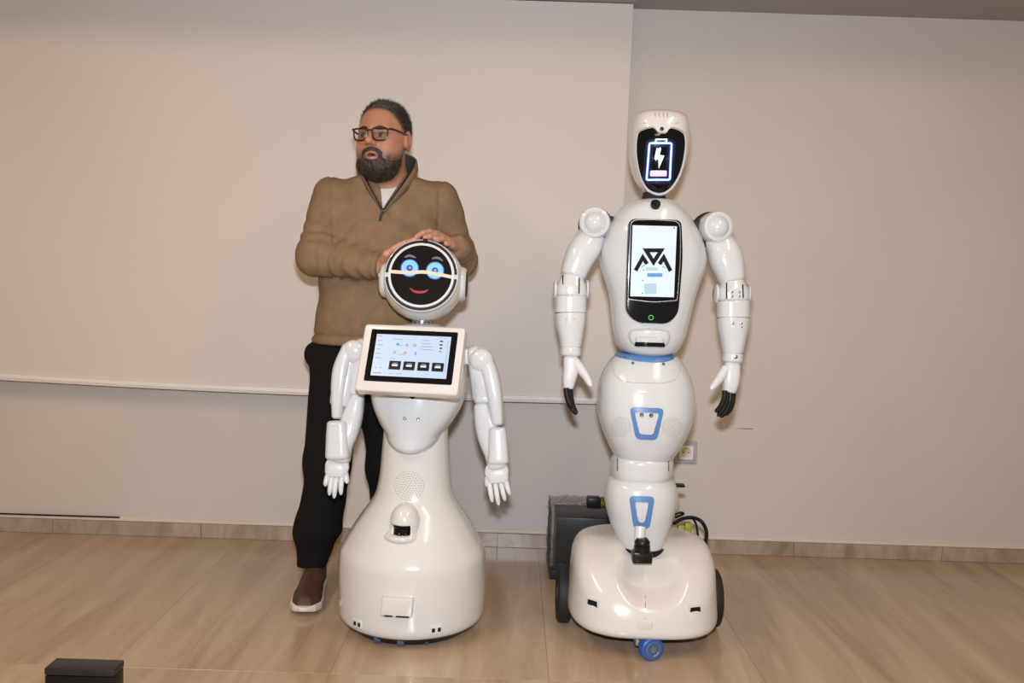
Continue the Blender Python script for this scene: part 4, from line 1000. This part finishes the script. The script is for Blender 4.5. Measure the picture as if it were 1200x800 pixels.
FL = [[P(511, 274, 2.835), P(503, 271.5, 2.805), P(495.5, 273, 2.785), P(489, 276.5, 2.775)],
      [P(516.5, 277, 2.815), P(509.5, 275, 2.785), P(503, 277, 2.765), P(498, 281, 2.755)],
      [P(523, 281.5, 2.795), P(517.5, 279.5, 2.768), P(512, 281.5, 2.752), P(508, 285, 2.745)],
      [P(529, 287, 2.78), P(525.5, 285, 2.758), P(522.5, 286.5, 2.748), P(519.5, 289.5, 2.742)]]
FL = [[away(q, .0150 if k == 0 else .0105) for k, q in enumerate(f)] for f in FL]
THL = [away(P(524, 284, 2.87), .021), away(P(512, 282, 2.88), .016), away(P(503, 282, 2.885), .013)]

def skull(q):
    return smin(sd_ell(q, (0, -.012, .036), (.080, .098, .086)), sd_ell(q, (0, .022, -.035), (.070, .070, .090)), .04)
def near(p, c, r, f):
    m = ((p-c)**2).sum(1) < r*r; d = np.full(len(p), .12)
    if m.any(): d[m] = f(p[m])
    return d
def head_sdf(p): return near(p, HD, .25, head_sdf0)
def head_sdf0(p):
    q = hloc(p); qa = q.copy(); qa[:, 0] = np.abs(qa[:, 0])
    d = skull(q)
    d = smin(d, sd_ell(q, (0, .034, -.088), (.051, .052, .036)), .035)
    d = smin(d, sd_ell(qa, (.037, .040, -.045), (.029, .036, .038)), .03)
    d = smin(d, sd_cap(qa, (.0, .084, .024), (.040, .070, .024), .010, .009), .022)
    d = smax(d, -sd_ell(qa, (.032, .104, .001), (.020, .020, .013)), .014)
    d = smin(d, sd_ell(qa, (.0315, .0765, .000), (.0138, .0138, .0128)), .004)
    d = smin(d, sd_cap(qa, (.019, .0865, .0075), (.045, .0765, .0055), .0045, .004), .004)
    d = smin(d, sd_cap(qa, (.020, .0855, -.0095), (.044, .0765, -.008), .0040, .0035), .005)
    d = smin(d, sd_cap(q, (0, .086, .014), (0, .112, -.021), .0080, .0125), .010)
    d = smin(d, sd_ell(qa, (.0115, .096, -.026), (.0085, .011, .0078)), .010)
    d = smin(d, sd_cap(qa, (0, .0935, -.0555), (.020, .086, -.0595), .0050, .0035), .006)
    d = smin(d, sd_cap(qa, (0, .0930, -.0740), (.018, .086, -.0690), .0070, .0040), .008)
    d = smax(d, -sd_ell(q, (0, .098, -.0645), (.0165, .017, .0048)), .004)
    ea = sd_ell(qa, (.082, -.012, -.004), (.010, .020, .033)); ea = smax(ea, -sd_ell(qa, (.092, -.006, .002), (.007, .011, .019)), .006)
    d = smin(d, ea, .010)
    return d*KH
def chain(p, pts, rad, d=None, k=.006):
    for i in range(len(pts)-1):
        e = sd_cap(p, pts[i], pts[i+1], rad[i], rad[i+1]); d = e if d is None else smin(d, e, k)
    return d
def hand_sdf(p, W, fing, thumb, fore): return near(p, W, .30, lambda s: hand_sdf0(s, W, fing, thumb, fore))
def hand_sdf0(p, W, fing, thumb, fore):
    d = sd_cap(p, W, fore, .027, .031)
    for f in fing:
        d = smin(d, sd_cap(p, W+(f[0]-W)*.18, f[0], .0165, .0118), .016)
    hd_ = None
    for i, f in enumerate(fing):
        r = [.0108, .0100, .0092, .0080] if i < 3 else [.0095, .0088, .0080, .0070]
        e = chain(p, f, r, None, .004); d = smin(d, e, .0035)
    d = smin(d, chain(p, [W+(thumb[0]-W)*.3]+thumb, [.016, .014, .0115, .0090]), .012)
    return d
TROWS = []
for y, xl_, xr_, Yc_, b2 in ((203, 430, 482, 2.955, .060), (212, 404, 505, 2.965, .082), (222, 388, 522, 2.975, .100), (240, 383, 527, 2.98, .118), (262, 381, 526, 2.98, .130), (290, 379, 520, 2.985, .138), (330, 375, 513, 3.0, .142), (370, 371, 508, 3.01, .142), (403, 368, 503, 3.02, .136)):
    a, b = P(xl_, y, Yc_), P(xr_, y, Yc_); TROWS.append(((a[2]+b[2])/2, (a[0]+b[0])/2, (b[0]-a[0])/2, Yc_, b2))
TROWS = np.array(TROWS)[::-1]
zh = TROWS[0, 0]
def torso_sdf(p, inset=0):
    z = p[:, 2]; cx, a, yc, b = [np.interp(z, TROWS[:, 0], TROWS[:, k]) for k in (1, 2, 3, 4)]
    a = a-inset; b = b-inset; x = (p[:, 0]-cx)/a; y = (p[:, 1]-yc)/b
    k = (np.abs(x)**2.3+np.abs(y)**2.3)**(1/2.3)
    d = (k-1)*np.minimum(a, b)*.9
    return smax(d, z-TROWS[-1, 0], .03)
def body_sdf(p):
    d = head_sdf(p)
    neck = sd_cap(p, hw(0, -.022, -.06), NB+np.array([0, .015, -.02]), .060, .066)
    d = smin(d, neck, .02)
    t = smax(torso_sdf(p, .018), zh-.02-p[:, 2], .02)
    t = smin(t, sd_cap(p, SR, ER, .046, .040), .03); t = smin(t, sd_cap(p, ER, WR, .038, .027), .02)
    t = smin(t, sd_cap(p, SL, EL, .046, .040), .03); t = smin(t, sd_cap(p, EL, WL, .038, .027), .02)
    d = smin(d, t, .03)
    d = smin(d, hand_sdf(p, WR, FR, THR, WR+(ER-WR)*.2), .012)
    d = smin(d, hand_sdf(p, WL, FL, THL, WL+(EL-WL)*.2), .012)
    lg_ = smin(sd_ell(p, PEL, (.150, .105, .11)), sd_cap(p, HIPR, KNR, .078, .052), .04); lg_ = smin(lg_, sd_cap(p, KNR, ANR, .050, .034), .02)
    lg_ = smin(lg_, sd_cap(p, HIPL, KNL, .078, .052), .04); lg_ = smin(lg_, sd_cap(p, KNL, ANL, .050, .034), .02)
    lg_ = smin(lg_, sd_cap(p, ANR+np.array([0, 0, -.05]), TOE+np.array([0, .03, 0]), .03, .024), .02)
    lg_ = smin(lg_, sd_cap(p, ANL+np.array([0, 0, -.05]), ANL+np.array([-.02, -.16, -.065]), .03, .024), .02)
    return smin(d, lg_, .03)
person = empty('person', (PEL[0], PEL[1], 0), 'man in tan quarter-zip fleece and glasses resting both hands on a robot\'s head', 'person')
V_, F_ = surface(body_sdf, (-.90, 2.62, -.01), (-.06, 3.26, 1.72), .0034)
skin = color_mat('skin', .5, .08, 400, .12)
bd = obj('body', (V_, F_), skin, person, sharp=0)
q = hloc(V_); SK = np.array([.40, .195, .120]); C = np.tile(SK, (len(V_), 1))
def blend(mask, col): global C; m = np.clip(mask, 0, 1)[:, None]; C = C*(1-m)+np.array(col)*m
qa = q.copy(); qa[:, 0] = np.abs(qa[:, 0])
gau = lambda c, r: np.exp(-(((qa-np.array(c))/np.array(r))**2).sum(1))
blend(.55*gau((.042, .07, -.03), (.022, .05, .022)), (.50, .18, .12))
blend(.5*gau((0, .115, -.028), (.02, .02, .016)), (.50, .19, .13))
blend(.6*gau((.082, -.012, 0), (.02, .03, .04)), (.50, .18, .13))
blend(.55*gau((.032, .085, -.008), (.022, .03, .014)), (.24, .10, .065)); blend(.5*gau((.03, .085, .013), (.02, .03, .008)), (.24, .10, .065))
lips = np.maximum(gau((0, .094, -.0745), (.017, .03, .0055)), gau((0, .095, -.0560), (.018, .03, .0040))); blend(1.1*lips, (.40, .15, .13))
blend(1.6*gau((0, .085, -.0645), (.016, .03, .0042)), (.07, .02, .02))
ey = np.linalg.norm(qa-np.array([.0315, .0765, .000]), axis=1) < .0143; ey &= (np.abs(qa[:, 2]+.001) < .0050)
blend(ey.astype(float), (.27, .21, .18))
ir = ey & (np.linalg.norm(q[:, [0, 2]]-np.stack([np.sign(q[:, 0])*.0315-.0025, np.full(len(q), .000)], 1), axis=1) < .0068); blend(ir.astype(float), (.03, .018, .012))
lash = np.maximum(gau((.033, .083, .0058), (.016, .03, .0022)), .5*gau((.033, .083, -.0078), (.014, .03, .0018))); blend(lash*.9, (.06, .03, .022))
cheek = np.interp(q[:, 1], [-.02, .0, .02, .045, .065, .085, .11], [-.010, -.020, -.036, -.052, -.056, -.050, -.05])
stub = np.clip((cheek+.010-q[:, 2])/.026, 0, 1)*np.clip((q[:, 1]+.022)/.02, 0, 1)*np.clip((q[:, 2]+.150)/.02, 0, 1)*(np.linalg.norm(q, axis=1) < .2)
stub = 1.15*stub*(1-np.clip(1.3*lips, 0, 1))*(.72+.25*wob(q, 330, 15)); stub = np.where(gau((0, .09, -.064), (.020, .05, .014)) > .45, stub*.25, stub); blend(stub, (.075, .038, .026)); blend(.9*gau((0, .095, -.0450), (.028, .03, .0075)), (.045, .026, .02))
hl_ = np.interp(q[:, 1]+.06*np.abs(q[:, 0]), [-.12, -.085, -.04, -.012, .006, .020, .040, .060, .078, .10], [-.065, -.06, -.040, -.040, -.045, .005, .045, .078, .097, .100])
scalp = np.clip((q[:, 2]-hl_+.010+.006*wob(q, 110, 5))/.026, 0, 1)*(np.linalg.norm(q, axis=1) < .2)*np.clip((.076-qa[:, 0])/.004+1, 0, 1); blend(scalp*.9*(qa[:, 0] < .086), (.035, .024, .018))
hand = ((np.linalg.norm(V_-HC, axis=1) < .21) & (V_[:, 2] < HC[2]+.2)).astype(float); blend(hand, (.50, .255, .175))
for f in FR+FL:
    tip = np.exp(-(np.linalg.norm(V_-f[3], axis=1)/.013)**2); blend(.45*tip, (.55, .24, .18))
    for jn in (1, 2): blend(.3*np.exp(-(np.linalg.norm(V_-f[jn], axis=1)/.008)**2), (.46, .20, .14))
set_tint(bd, C)
# hair and beard
hairline = lambda y: np.interp(y, [-.12, -.085, -.04, -.012, .006, .020, .040, .060, .078, .10], [-.065, -.06, -.040, -.040, -.045, .005, .045, .078, .097, .100])
def hair_sdf(p):
    q = hloc(p); d = skull(q)
    dep = q[:, 2]-hairline(q[:, 1]+.06*np.abs(q[:, 0]))+.006*wob(q, 110, 5)
    s = np.clip((dep+.004)/.042, 0, 1); s = s*s*(3-2*s)
    top = np.clip((q[:, 2]-.07)/.05, 0, 1)
    th = -.004+s*(.0068+.002*top)+s*(.0016+.0012*top)*(wob(q*np.array([1, .45, 1]), 420, 2)+wob(q, 700, 4)*.6)
    return smax(d-th, -dep-.004, .004)*KH
V_, F_ = surface(hair_sdf, HD-.19, HD+.19, .003)
hair = color_mat('hair', .6, .5, 500)
def strands(V, n, grad, length, wid, flow, seed):
    rr = np.random.RandomState(seed); idx = rr.randint(0, len(V), n); B = V[idx]; e = 2e-3
    G = np.stack([grad(B+d)-grad(B-d) for d in np.eye(3)*e], 1); G /= np.linalg.norm(G, axis=1)[:, None]+1e-9
    D = G*.75+flow(B)+rr.normal(size=(n, 3))*.35; D /= np.linalg.norm(D, axis=1)[:, None]
    L = length(B)*rr.uniform(.6, 1.25, n); S = np.cross(D, rr.normal(size=(n, 3))); S /= np.linalg.norm(S, axis=1)[:, None]; T = np.cross(D, S)
    B = B-G*.0015; tip = B+D*L[:, None]+flow(B)*(L*.35)[:, None]
    VV = np.stack([B+S*wid, B-S*wid*.5+T*wid*.87, B-S*wid*.5-T*wid*.87, tip], 1).reshape(-1, 3)
    FF = []
    for i in range(n): k = 4*i; FF += [(k, k+1, k+3), (k+1, k+2, k+3), (k+2, k, k+3)]
    return VV, FF
hq = hloc(V_); skn = np.linalg.norm(V_-HD, axis=1)
outer_ = skull(hq) > -.002
st_ = strands(V_[outer_], 5200, lambda p: skull(hloc(p)), lambda B: .0065+.006*np.clip((hloc(B)[:, 2]-.05)/.05, 0, 1), .0007, lambda B: hu*.15-hf*.30+hl*.18, 11)
V_, F_ = join((V_, F_), st_); 
hr = obj('hair', (V_, F_), hair, person, sharp=0)
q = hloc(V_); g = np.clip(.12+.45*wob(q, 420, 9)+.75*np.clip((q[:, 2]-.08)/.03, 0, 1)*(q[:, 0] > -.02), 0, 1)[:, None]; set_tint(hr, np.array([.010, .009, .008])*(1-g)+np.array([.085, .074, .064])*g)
def beard_sdf(p):
    q = hloc(p); qa = q.copy(); qa[:, 0] = np.abs(qa[:, 0])
    d = head_sdf(p)/KH
    line = np.interp(q[:, 1], [-.02, .0, .02, .045, .065, .085, .11], [-.020, -.032, -.044, -.060, -.066, -.062, -.06])
    dep = line-q[:, 2]
    mous = -np.maximum(np.maximum(np.abs(q[:, 2]+.0430+.32*qa[:, 0])-.0098*(1-.35*(qa[:, 0]/.034)**2), qa[:, 0]-.034), .07-q[:, 1])
    gote = -np.maximum(np.maximum(np.abs(qa[:, 0]-.029-.12*(-.06-q[:, 2]))-.0085, np.abs(q[:, 2]+.076)-.022), .06-q[:, 1])
    dep = np.minimum(dep, q[:, 1]+.005)+.004*wob(q, 200, 6)
    dm = smax(mous, gote, .012)+.0012*wob(q, 400, 6)
    ramp = lambda v: np.clip(v, 0, 1)**2*(3-2*np.clip(v, 0, 1))
    s = np.maximum(ramp((dep+.003)/.026), ramp((dm+.003)/.010)); dep = np.maximum(dep, dm); low = np.clip((-.070-q[:, 2])/.035, 0, 1)*np.clip((q[:, 1]-.0)/.05, 0, 1)
    th = -.004+s*(.0062+.0045*low)+s*.0022*(wob(q*np.array([1, 1, .5]), 480, 3)+wob(q, 800, 7)*.6)
    d = d-th
    mouth = sd_ell(q, (0, .095, -.0665), (.0215, .05, .0125))
    d = smax(d, -mouth, .004)
    return smax(d, -dep-.004, .004)*KH
V_, F_ = surface(beard_sdf, HD-.17, HD+.17, .003)
st_ = strands(V_[head_sdf(V_) > -.001], 4200, head_sdf, lambda B: .0045+.003*np.clip((-.08-hloc(B)[:, 2])/.03, 0, 1), .0006, lambda B: -hu*.55+hf*.1+B*0, 13)
V_, F_ = join((V_, F_), st_)
br_ = obj('beard', (V_, F_), hair, person, sharp=0)
q = hloc(V_); g = np.clip(.30+.5*wob(q, 200, 12)+.35*np.clip((.045-q[:, 1])/.05, 0, 1), 0, 1)[:, None]; set_tint(br_, np.array([.016, .011, .009])*(1-g)+np.array([.085, .046, .030])*g)
for s in (-1, 1):
    pts = spline([hw(s*.015, .0985, .0200), hw(s*.030, .0930, .0240), hw(s*.052, .0765, .0200)], 12)
    eb = obj('eyebrow', tube(pts, np.interp(np.linspace(0, 1, 12), [0, .3, .8, 1], [.0036, .0046, .0034, .001]), 8), mat('eyebrow_hair', (.035, .022, .016), .7), person)
# glasses
gl_ = None
M_FRAME = mat('spectacle_frame', (.022, .012, .010), .3)
def lens_path(s, n=40):
    o_ = round_poly([(s*.0075, .0185), (s*.060, .0185), (s*.0565, -.0185), (s*.0135, -.0195)], [.008, .010, .017, .015], 6)
    o_ = dense(o_, .004); return np.array([hw(x, .1075-.5*max(0, abs(x)-.0)**1.35*.9+.002, y-.0015) for x, y in o_])
parts = []
lp = {}
for s in (-1, 1):
    lp[s] = lens_path(s); parts.append(tube(lp[s], .0027, 8, closed=True))
parts.append(tube(spline([hw(-.0085, .108, .0105), hw(0, .111, .012), hw(.0085, .108, .0105)], 8), .0022, 8))
for s in (-1, 1):
    parts.append(tube(spline([hw(s*.0605, .0965, .0165), hw(s*.070, .086, .0175), hw(s*.079, .045, .0160), hw(s*.0835, .0, .0140), hw(s*.083, -.022, .006)], 22), .0029, 8))
gz = obj('glasses', join(*parts), M_FRAME, person, label='dark rectangular glasses')
lensm = bpy.data.materials.new('lens_glass'); lensm.use_nodes = True; nt = lensm.node_tree; nt.nodes.clear()
out = nt.nodes.new('ShaderNodeOutputMaterial'); mx = nt.nodes.new('ShaderNodeMixShader'); tr = nt.nodes.new('ShaderNodeBsdfTransparent'); g2 = nt.nodes.new('ShaderNodeBsdfGlossy'); g2.inputs['Roughness'].default_value = .03
tr.inputs[0].default_value = (.95, .95, .94, 1); mx.inputs[0].default_value = .04; nt.links.new(tr.outputs[0], mx.inputs[1]); nt.links.new(g2.outputs[0], mx.inputs[2]); nt.links.new(mx.outputs[0], out.inputs[0])
for s in (-1, 1): obj('lens', loft([lp[s]-hf*.0004, lp[s]+hf*.0004]), lensm, gz, smooth=False)
# fleece
def cuff_cut(p, W, E, cut):
    ax_ = (E-W)/np.linalg.norm(E-W); return -((p-W)@ax_)+cut
ZV = P(448, 246, 2.86); ZVz = ZV[2]
def segt(p, a, b): ba = b-a; return np.clip(((p-a)@ba)/np.dot(ba, ba), 0, 1)
def sweater_sdf(p):
    t = torso_sdf(p)
    z = p[:, 2]
    # soft drags across the chest and belly
    fold = .0085*np.sin((z*34+p[:, 0]*20+1.3*np.sin(p[:, 0]*13+z*8)))*np.exp(-((z-(zh+.36))/.15)**2)+.0050*wob(p, 22, 8)
    t = t+fold
    hem = np.exp(-((z-(zh+.012))/.010)**2); t = t+.004*np.exp(-((z-(zh+.030))/.007)**2)-.001*hem
    t = smax(t, zh-z, .010)
    def sleeve(S, E, W, cut, seed, rs):
        u = segt(p, S, E); v = segt(p, E, W)
        a = sd_cap(p, S, E, rs[0], rs[1]); b = sd_cap(p, E, W, rs[1]*.98, rs[2])
        wa_ = np.exp(-((u-1)/.45)**2); wb_ = np.exp(-((v-.1)/.5)**2)
        nz = wob(p, 30, seed)
        a = a+.0040*np.sin(u*30+3.4*nz)*wa_*np.clip((1.02-u)/.15, 0, 1)+.0034*wob(p, 40, seed+1)
        b = b+.0048*np.sin(v*30+4.2*nz)*np.clip(v/.12, 0, 1)*(.35+.65*wb_)+.0025*wob(p, 45, seed+2)
        b = smax(b, cuff_cut(p, W, E, cut), .006)
        return smin(a, b, .03)
    d = smin(t, sleeve(SR, ER, WR, .008, 21, (.060, .060, .040)), .035)
    d = smin(d, sleeve(SL, EL, WL, -.040, 31, (.058, .057, .047)), .035)
    # sewn-in sleeves: a shallow groove round each armhole
    for (xa, ya), (xb, yb) in (((386, 203), (395, 287)), ((517, 212), (511, 287))):
        A_, B_ = P(xa, ya, 2.95), P(xb, yb, 2.88); ln = (p[:, 2]-A_[2])/(B_[2]-A_[2]); xs_ = A_[0]+(B_[0]-A_[0])*ln
        d = d+.0032*np.exp(-((p[:, 0]-xs_)/.0045)**2)*((ln > -.3) & (ln < 1.0) & (p[:, 1] < 3.05))
    # neck opening and zip placket
    neck = sd_cap(p, NB+np.array([0, .012, .08]), NB+np.array([0, .004, -.03]), .068, .060)
    d = smax(d, -neck, .012)
    wv = np.clip((z-ZVz)/.105, 0, 1.3)*.036
    vee = np.maximum(np.maximum(np.abs(p[:, 0]-(ZV[0]+.02*np.clip((z-ZVz)/.1, 0, 1)))-wv, ZVz-z), p[:, 1]-2.93)
    d = smax(d, -vee, .005)
    return d
V_, F_ = surface(sweater_sdf, (-1.0, 2.6, zh-.03), (-.02, 3.25, NB[2]+.09), .0042)
fl_ = mat('tan_fleece', (.222, .146, .086), .95, bump=.35, bscale=420, var=.10, vscale=30, spec=.15)
sw = obj('fleece_top', (V_, F_), fl_, person, sharp=0, label='tan quarter-zip fleece')
# white shirt at the neck
def shirt_sdf(p):
    t = torso_sdf(p, .012); t = smin(t, sd_cap(p, NB+np.array([0, .01, .03]), NB+np.array([0, .004, -.03]), .060, .062), .03)
    top = sd_cap(p, NB+np.array([.004, -.06, .045]), NB+np.array([0, .02, .085]), .045, .06)
    t = smax(t, -top, .004)
    return smax(smax(t, np.abs(p[:, 2]-(ZVz+.06))-.075, .01), p[:, 1]-2.98, .01)
V_, F_ = surface(shirt_sdf, NB-.16, NB+.16, .004)
obj('undershirt', (V_, F_), mat('white_cotton', (.62, .60, .58), .9), person, sharp=0)
# stand-up collar, open at the front, with the zip down both edges
def fronty(x, z):
    for Yq in np.linspace(2.75, 3.05, 120):
        if torso_sdf(np.array([[x, Yq, z]]))[0] < .002: return Yq
    return 2.9
cpts = []   # base line from the zip foot round the neck and back
ctop = []
N0 = NB
for k, (x, y, Yo, hx, hh_, ho) in enumerate(((448.5, 246, None, 0, .000, 0), (443, 236, None, -.004, .010, .0), (434, 222, None, -.010, .028, .004), (426, 209, 2.905, -.012, .042, .006), (421.5, 203, 2.945, -.006, .044, .012), (425, 200, 3.00, -.002, .044, .014), (440, 196, 3.035, 0, .046, .012), (456, 195, 3.05, 0, .048, .012), (472, 198, 3.035, 0, .050, .012), (483, 203, 2.995, .004, .050, .014), (485, 209, 2.945, .006, .048, .012), (479, 216, 2.895, .008, .042, .006), (467, 228, None, .008, .026, .003), (457, 238, None, .004, .010, .0), (450.5, 246, None, 0, .000, 0))):
    b3 = P(x, y, Yo if Yo else 2.86)
    if Yo is None: b3 = P(x, y, fronty(b3[0], b3[2])-.003)
    cpts.append(b3); ctop.append(b3+np.array([hx, (-.012 if Yo is None else (.010 if Yo > 2.99 else -.004)), hh_+.002]))
CB, CT = spline(cpts, 70), spline(ctop, 70)
mid = CB.mean(0); rings = []
for i in range(70):
    o3 = CB[i]-mid; o3[2] = 0; o3 /= np.linalg.norm(o3)+1e-9; th_ = .0035
    lean = (CB[i]+CT[i])/2+o3*.006
    rings.append(np.stack([CB[i]-o3*th_-np.array([0, 0, .012]), lean-o3*th_, CT[i]-o3*th_*.8, CT[i]+np.array([0, 0, .0025]), CT[i]+o3*th_, lean+o3*th_*1.4, CB[i]+o3*th_*1.6-np.array([0, 0, .012])]))
clr = obj('collar', loft(rings), fl_, sw, sharp=0)
lining = []
for i in range(3, 67):
    o3 = CB[i]-mid; o3[2] = 0; o3 /= np.linalg.norm(o3)+1e-9
    lean = (CB[i]+CT[i])/2+o3*.006
    lining.append(np.stack([CB[i]-o3*.0075-np.array([0, 0, .01]), lean-o3*.0065, CT[i]-o3*.0045-np.array([0, 0, .001]), CT[i]-o3*.0035-np.array([0, 0, .001]), lean-o3*.003, CB[i]-o3*.004-np.array([0, 0, .01])]))
obj('collar_lining', loft(lining), mat('charcoal_lining', (.045, .045, .048), .8), sw, sharp=0)
nf = np.array([0, -.010, 0])
M_ZIP = mat('zip_black', (.014, .013, .013), .5)
zl = [CB[i]*(1-t)+CT[i]*t+nf for i, t in zip(range(0, 18), np.linspace(.3, 1, 18))]; zr = [CB[69-i]*(1-t)+CT[69-i]*t+nf for i, t in zip(range(0, 18), np.linspace(.3, 1, 18))]
obj('zip', tube(np.array(zl), .0034, 8), M_ZIP, sw); obj('zip', tube(np.array(zr), .0034, 8), M_ZIP, sw)
zp = P(448.5, 247, fronty(ZV[0], ZVz)-.006)
obj('zip_pull', join(box(zp, (.011, .007, .016), .002), tube(spline([zp, zp+np.array([-.004, -.003, -.014]), zp+np.array([-.008, -.003, -.032])], 6), .0042, 8)), M_ZIP, sw)
# trousers
def trouser_sdf(p):
    w_ = .005*wob(p, 26, 41)
    d = sd_ell(p, PEL+np.array([0, 0, .02]), (.168, .122, .15))
    d = smax(d, p[:, 2]-(zh+.03), .01)
    def legp(Hh, Kk, Aa, s):
        Bq = Aa+np.array([0, .004, -.01]); Cf = Kk*.38+Bq*.62+np.array([0, .012, 0]); a = sd_cap(p, Hh, Kk, .096, .076); b = smin(sd_cap(p, Kk, Cf, .074, .074), sd_cap(p, Cf, Bq, .074, .050), .03)
        f_ = np.exp(-((p[:, 2]-.16)/.07)**2)
        b = b+f_*.004*np.sin(p[:, 2]*60+4*wob(p, 14, 44+s))
        return smin(a, b, .03)
    l1 = legp(HIPR, KNR, ANR, 0); l2 = legp(HIPL, KNL, ANL, 1)
    d = smin(smin(d, l1, .05), l2, .05)+w_
    d = smax(d, .088-p[:, 2]-.12*(p[:, 1]-ANR[1]), .008)
    pk = P(363, 414, 3.0); d = smin(d, sd_ell(p, pk, (.016, .045, .03)), .02)
    return d
V_, F_ = surface(trouser_sdf, (-.96, 2.8, .04), (-.12, 3.3, zh+.06), .005)
obj('trousers', (V_, F_), mat('black_trousers', (.0045, .0045, .005), .9, bump=.15, bscale=300, spec=.2), person, sharp=0, label='plain black trousers')
# shoes
def shoe(toe, heel, par):
    ax_ = toe-heel; ax_[2] = 0; L = np.linalg.norm(ax_); ax_ /= L; sd = np.array([-ax_[1], ax_[0], 0]); o0 = np.array([heel[0], heel[1], 0])
    def loc(p): q = p-o0; return np.stack([q@ax_, q@sd, p[:, 2]], 1)
    def halfw(x): return np.interp(x, [-.05, -.03, .0, .06, .12, .17, .205, .235, .25], [.006, .026, .034, .034, .040, .047, .046, .032, .008])
    Lx = L/.225
    def plan(q, m=0):
        x = q[:, 0]/Lx; return np.maximum(np.abs(q[:, 1])-halfw(x)-m, np.maximum(-(x+.048)-m, x-.248-m))
    def upper(p):
        q = loc(p); x = q[:, 0]/Lx
        zt = np.interp(x, [-.05, .0, .05, .09, .13, .18, .22, .25], [.095, .108, .110, .100, .082, .066, .055, .032])
        d = smax(plan(q), q[:, 2]-zt, .045); d = smax(d, .022-q[:, 2], .008)
        return d+.0012*wob(p, 80, 50)
    def sole(p):
        q = loc(p); d = plan(q, .005); bot = .004+.012*np.clip((q[:, 0]/Lx-.19)/.06, 0, 1)**2
        return smax(smax(d, q[:, 2]-.031, .006), bot-q[:, 2], .006)
    c_ = o0+ax_*L*.5
    s_ = obj('shoe', surface(upper, c_+np.array([-.2, -.25, -.01]), c_+np.array([.2, .25, .15]), .0035), mat('brown_leather', (.060, .028, .016), .55, bump=.2, bscale=250, var=.2, vscale=20), par, sharp=0, label='brown lace-up shoe with a white sole')
    obj('sole', surface(sole, c_+np.array([-.2, -.25, -.012]), c_+np.array([.2, .25, .06]), .0035), mat('white_sole', (.62, .56, .48), .6), s_, sharp=0)
    for k in range(4):
        x = (.085+.027*k)*Lx; zt = np.interp(x/Lx, [-.05, .0, .05, .09, .13, .18, .22, .25], [.095, .108, .110, .100, .082, .066, .055, .032])
        pts = spline([o0+ax_*(x+.004)+sd*w_+np.array([0, 0, zt-.014+.010*(1-abs(w_)/.026)]) for w_ in (-.026, -.012, .012, .026)], 10)
        obj('lace', tube(pts, .0026, 8), mat('lace_brown', (.035, .016, .010), .8), s_)
shoe(TOE.copy(), HEEL.copy(), person)
shoe(np.array([ANL[0]-.02, ANL[1]-.17, 0]), np.array([ANL[0], ANL[1]+.05, 0]), person)
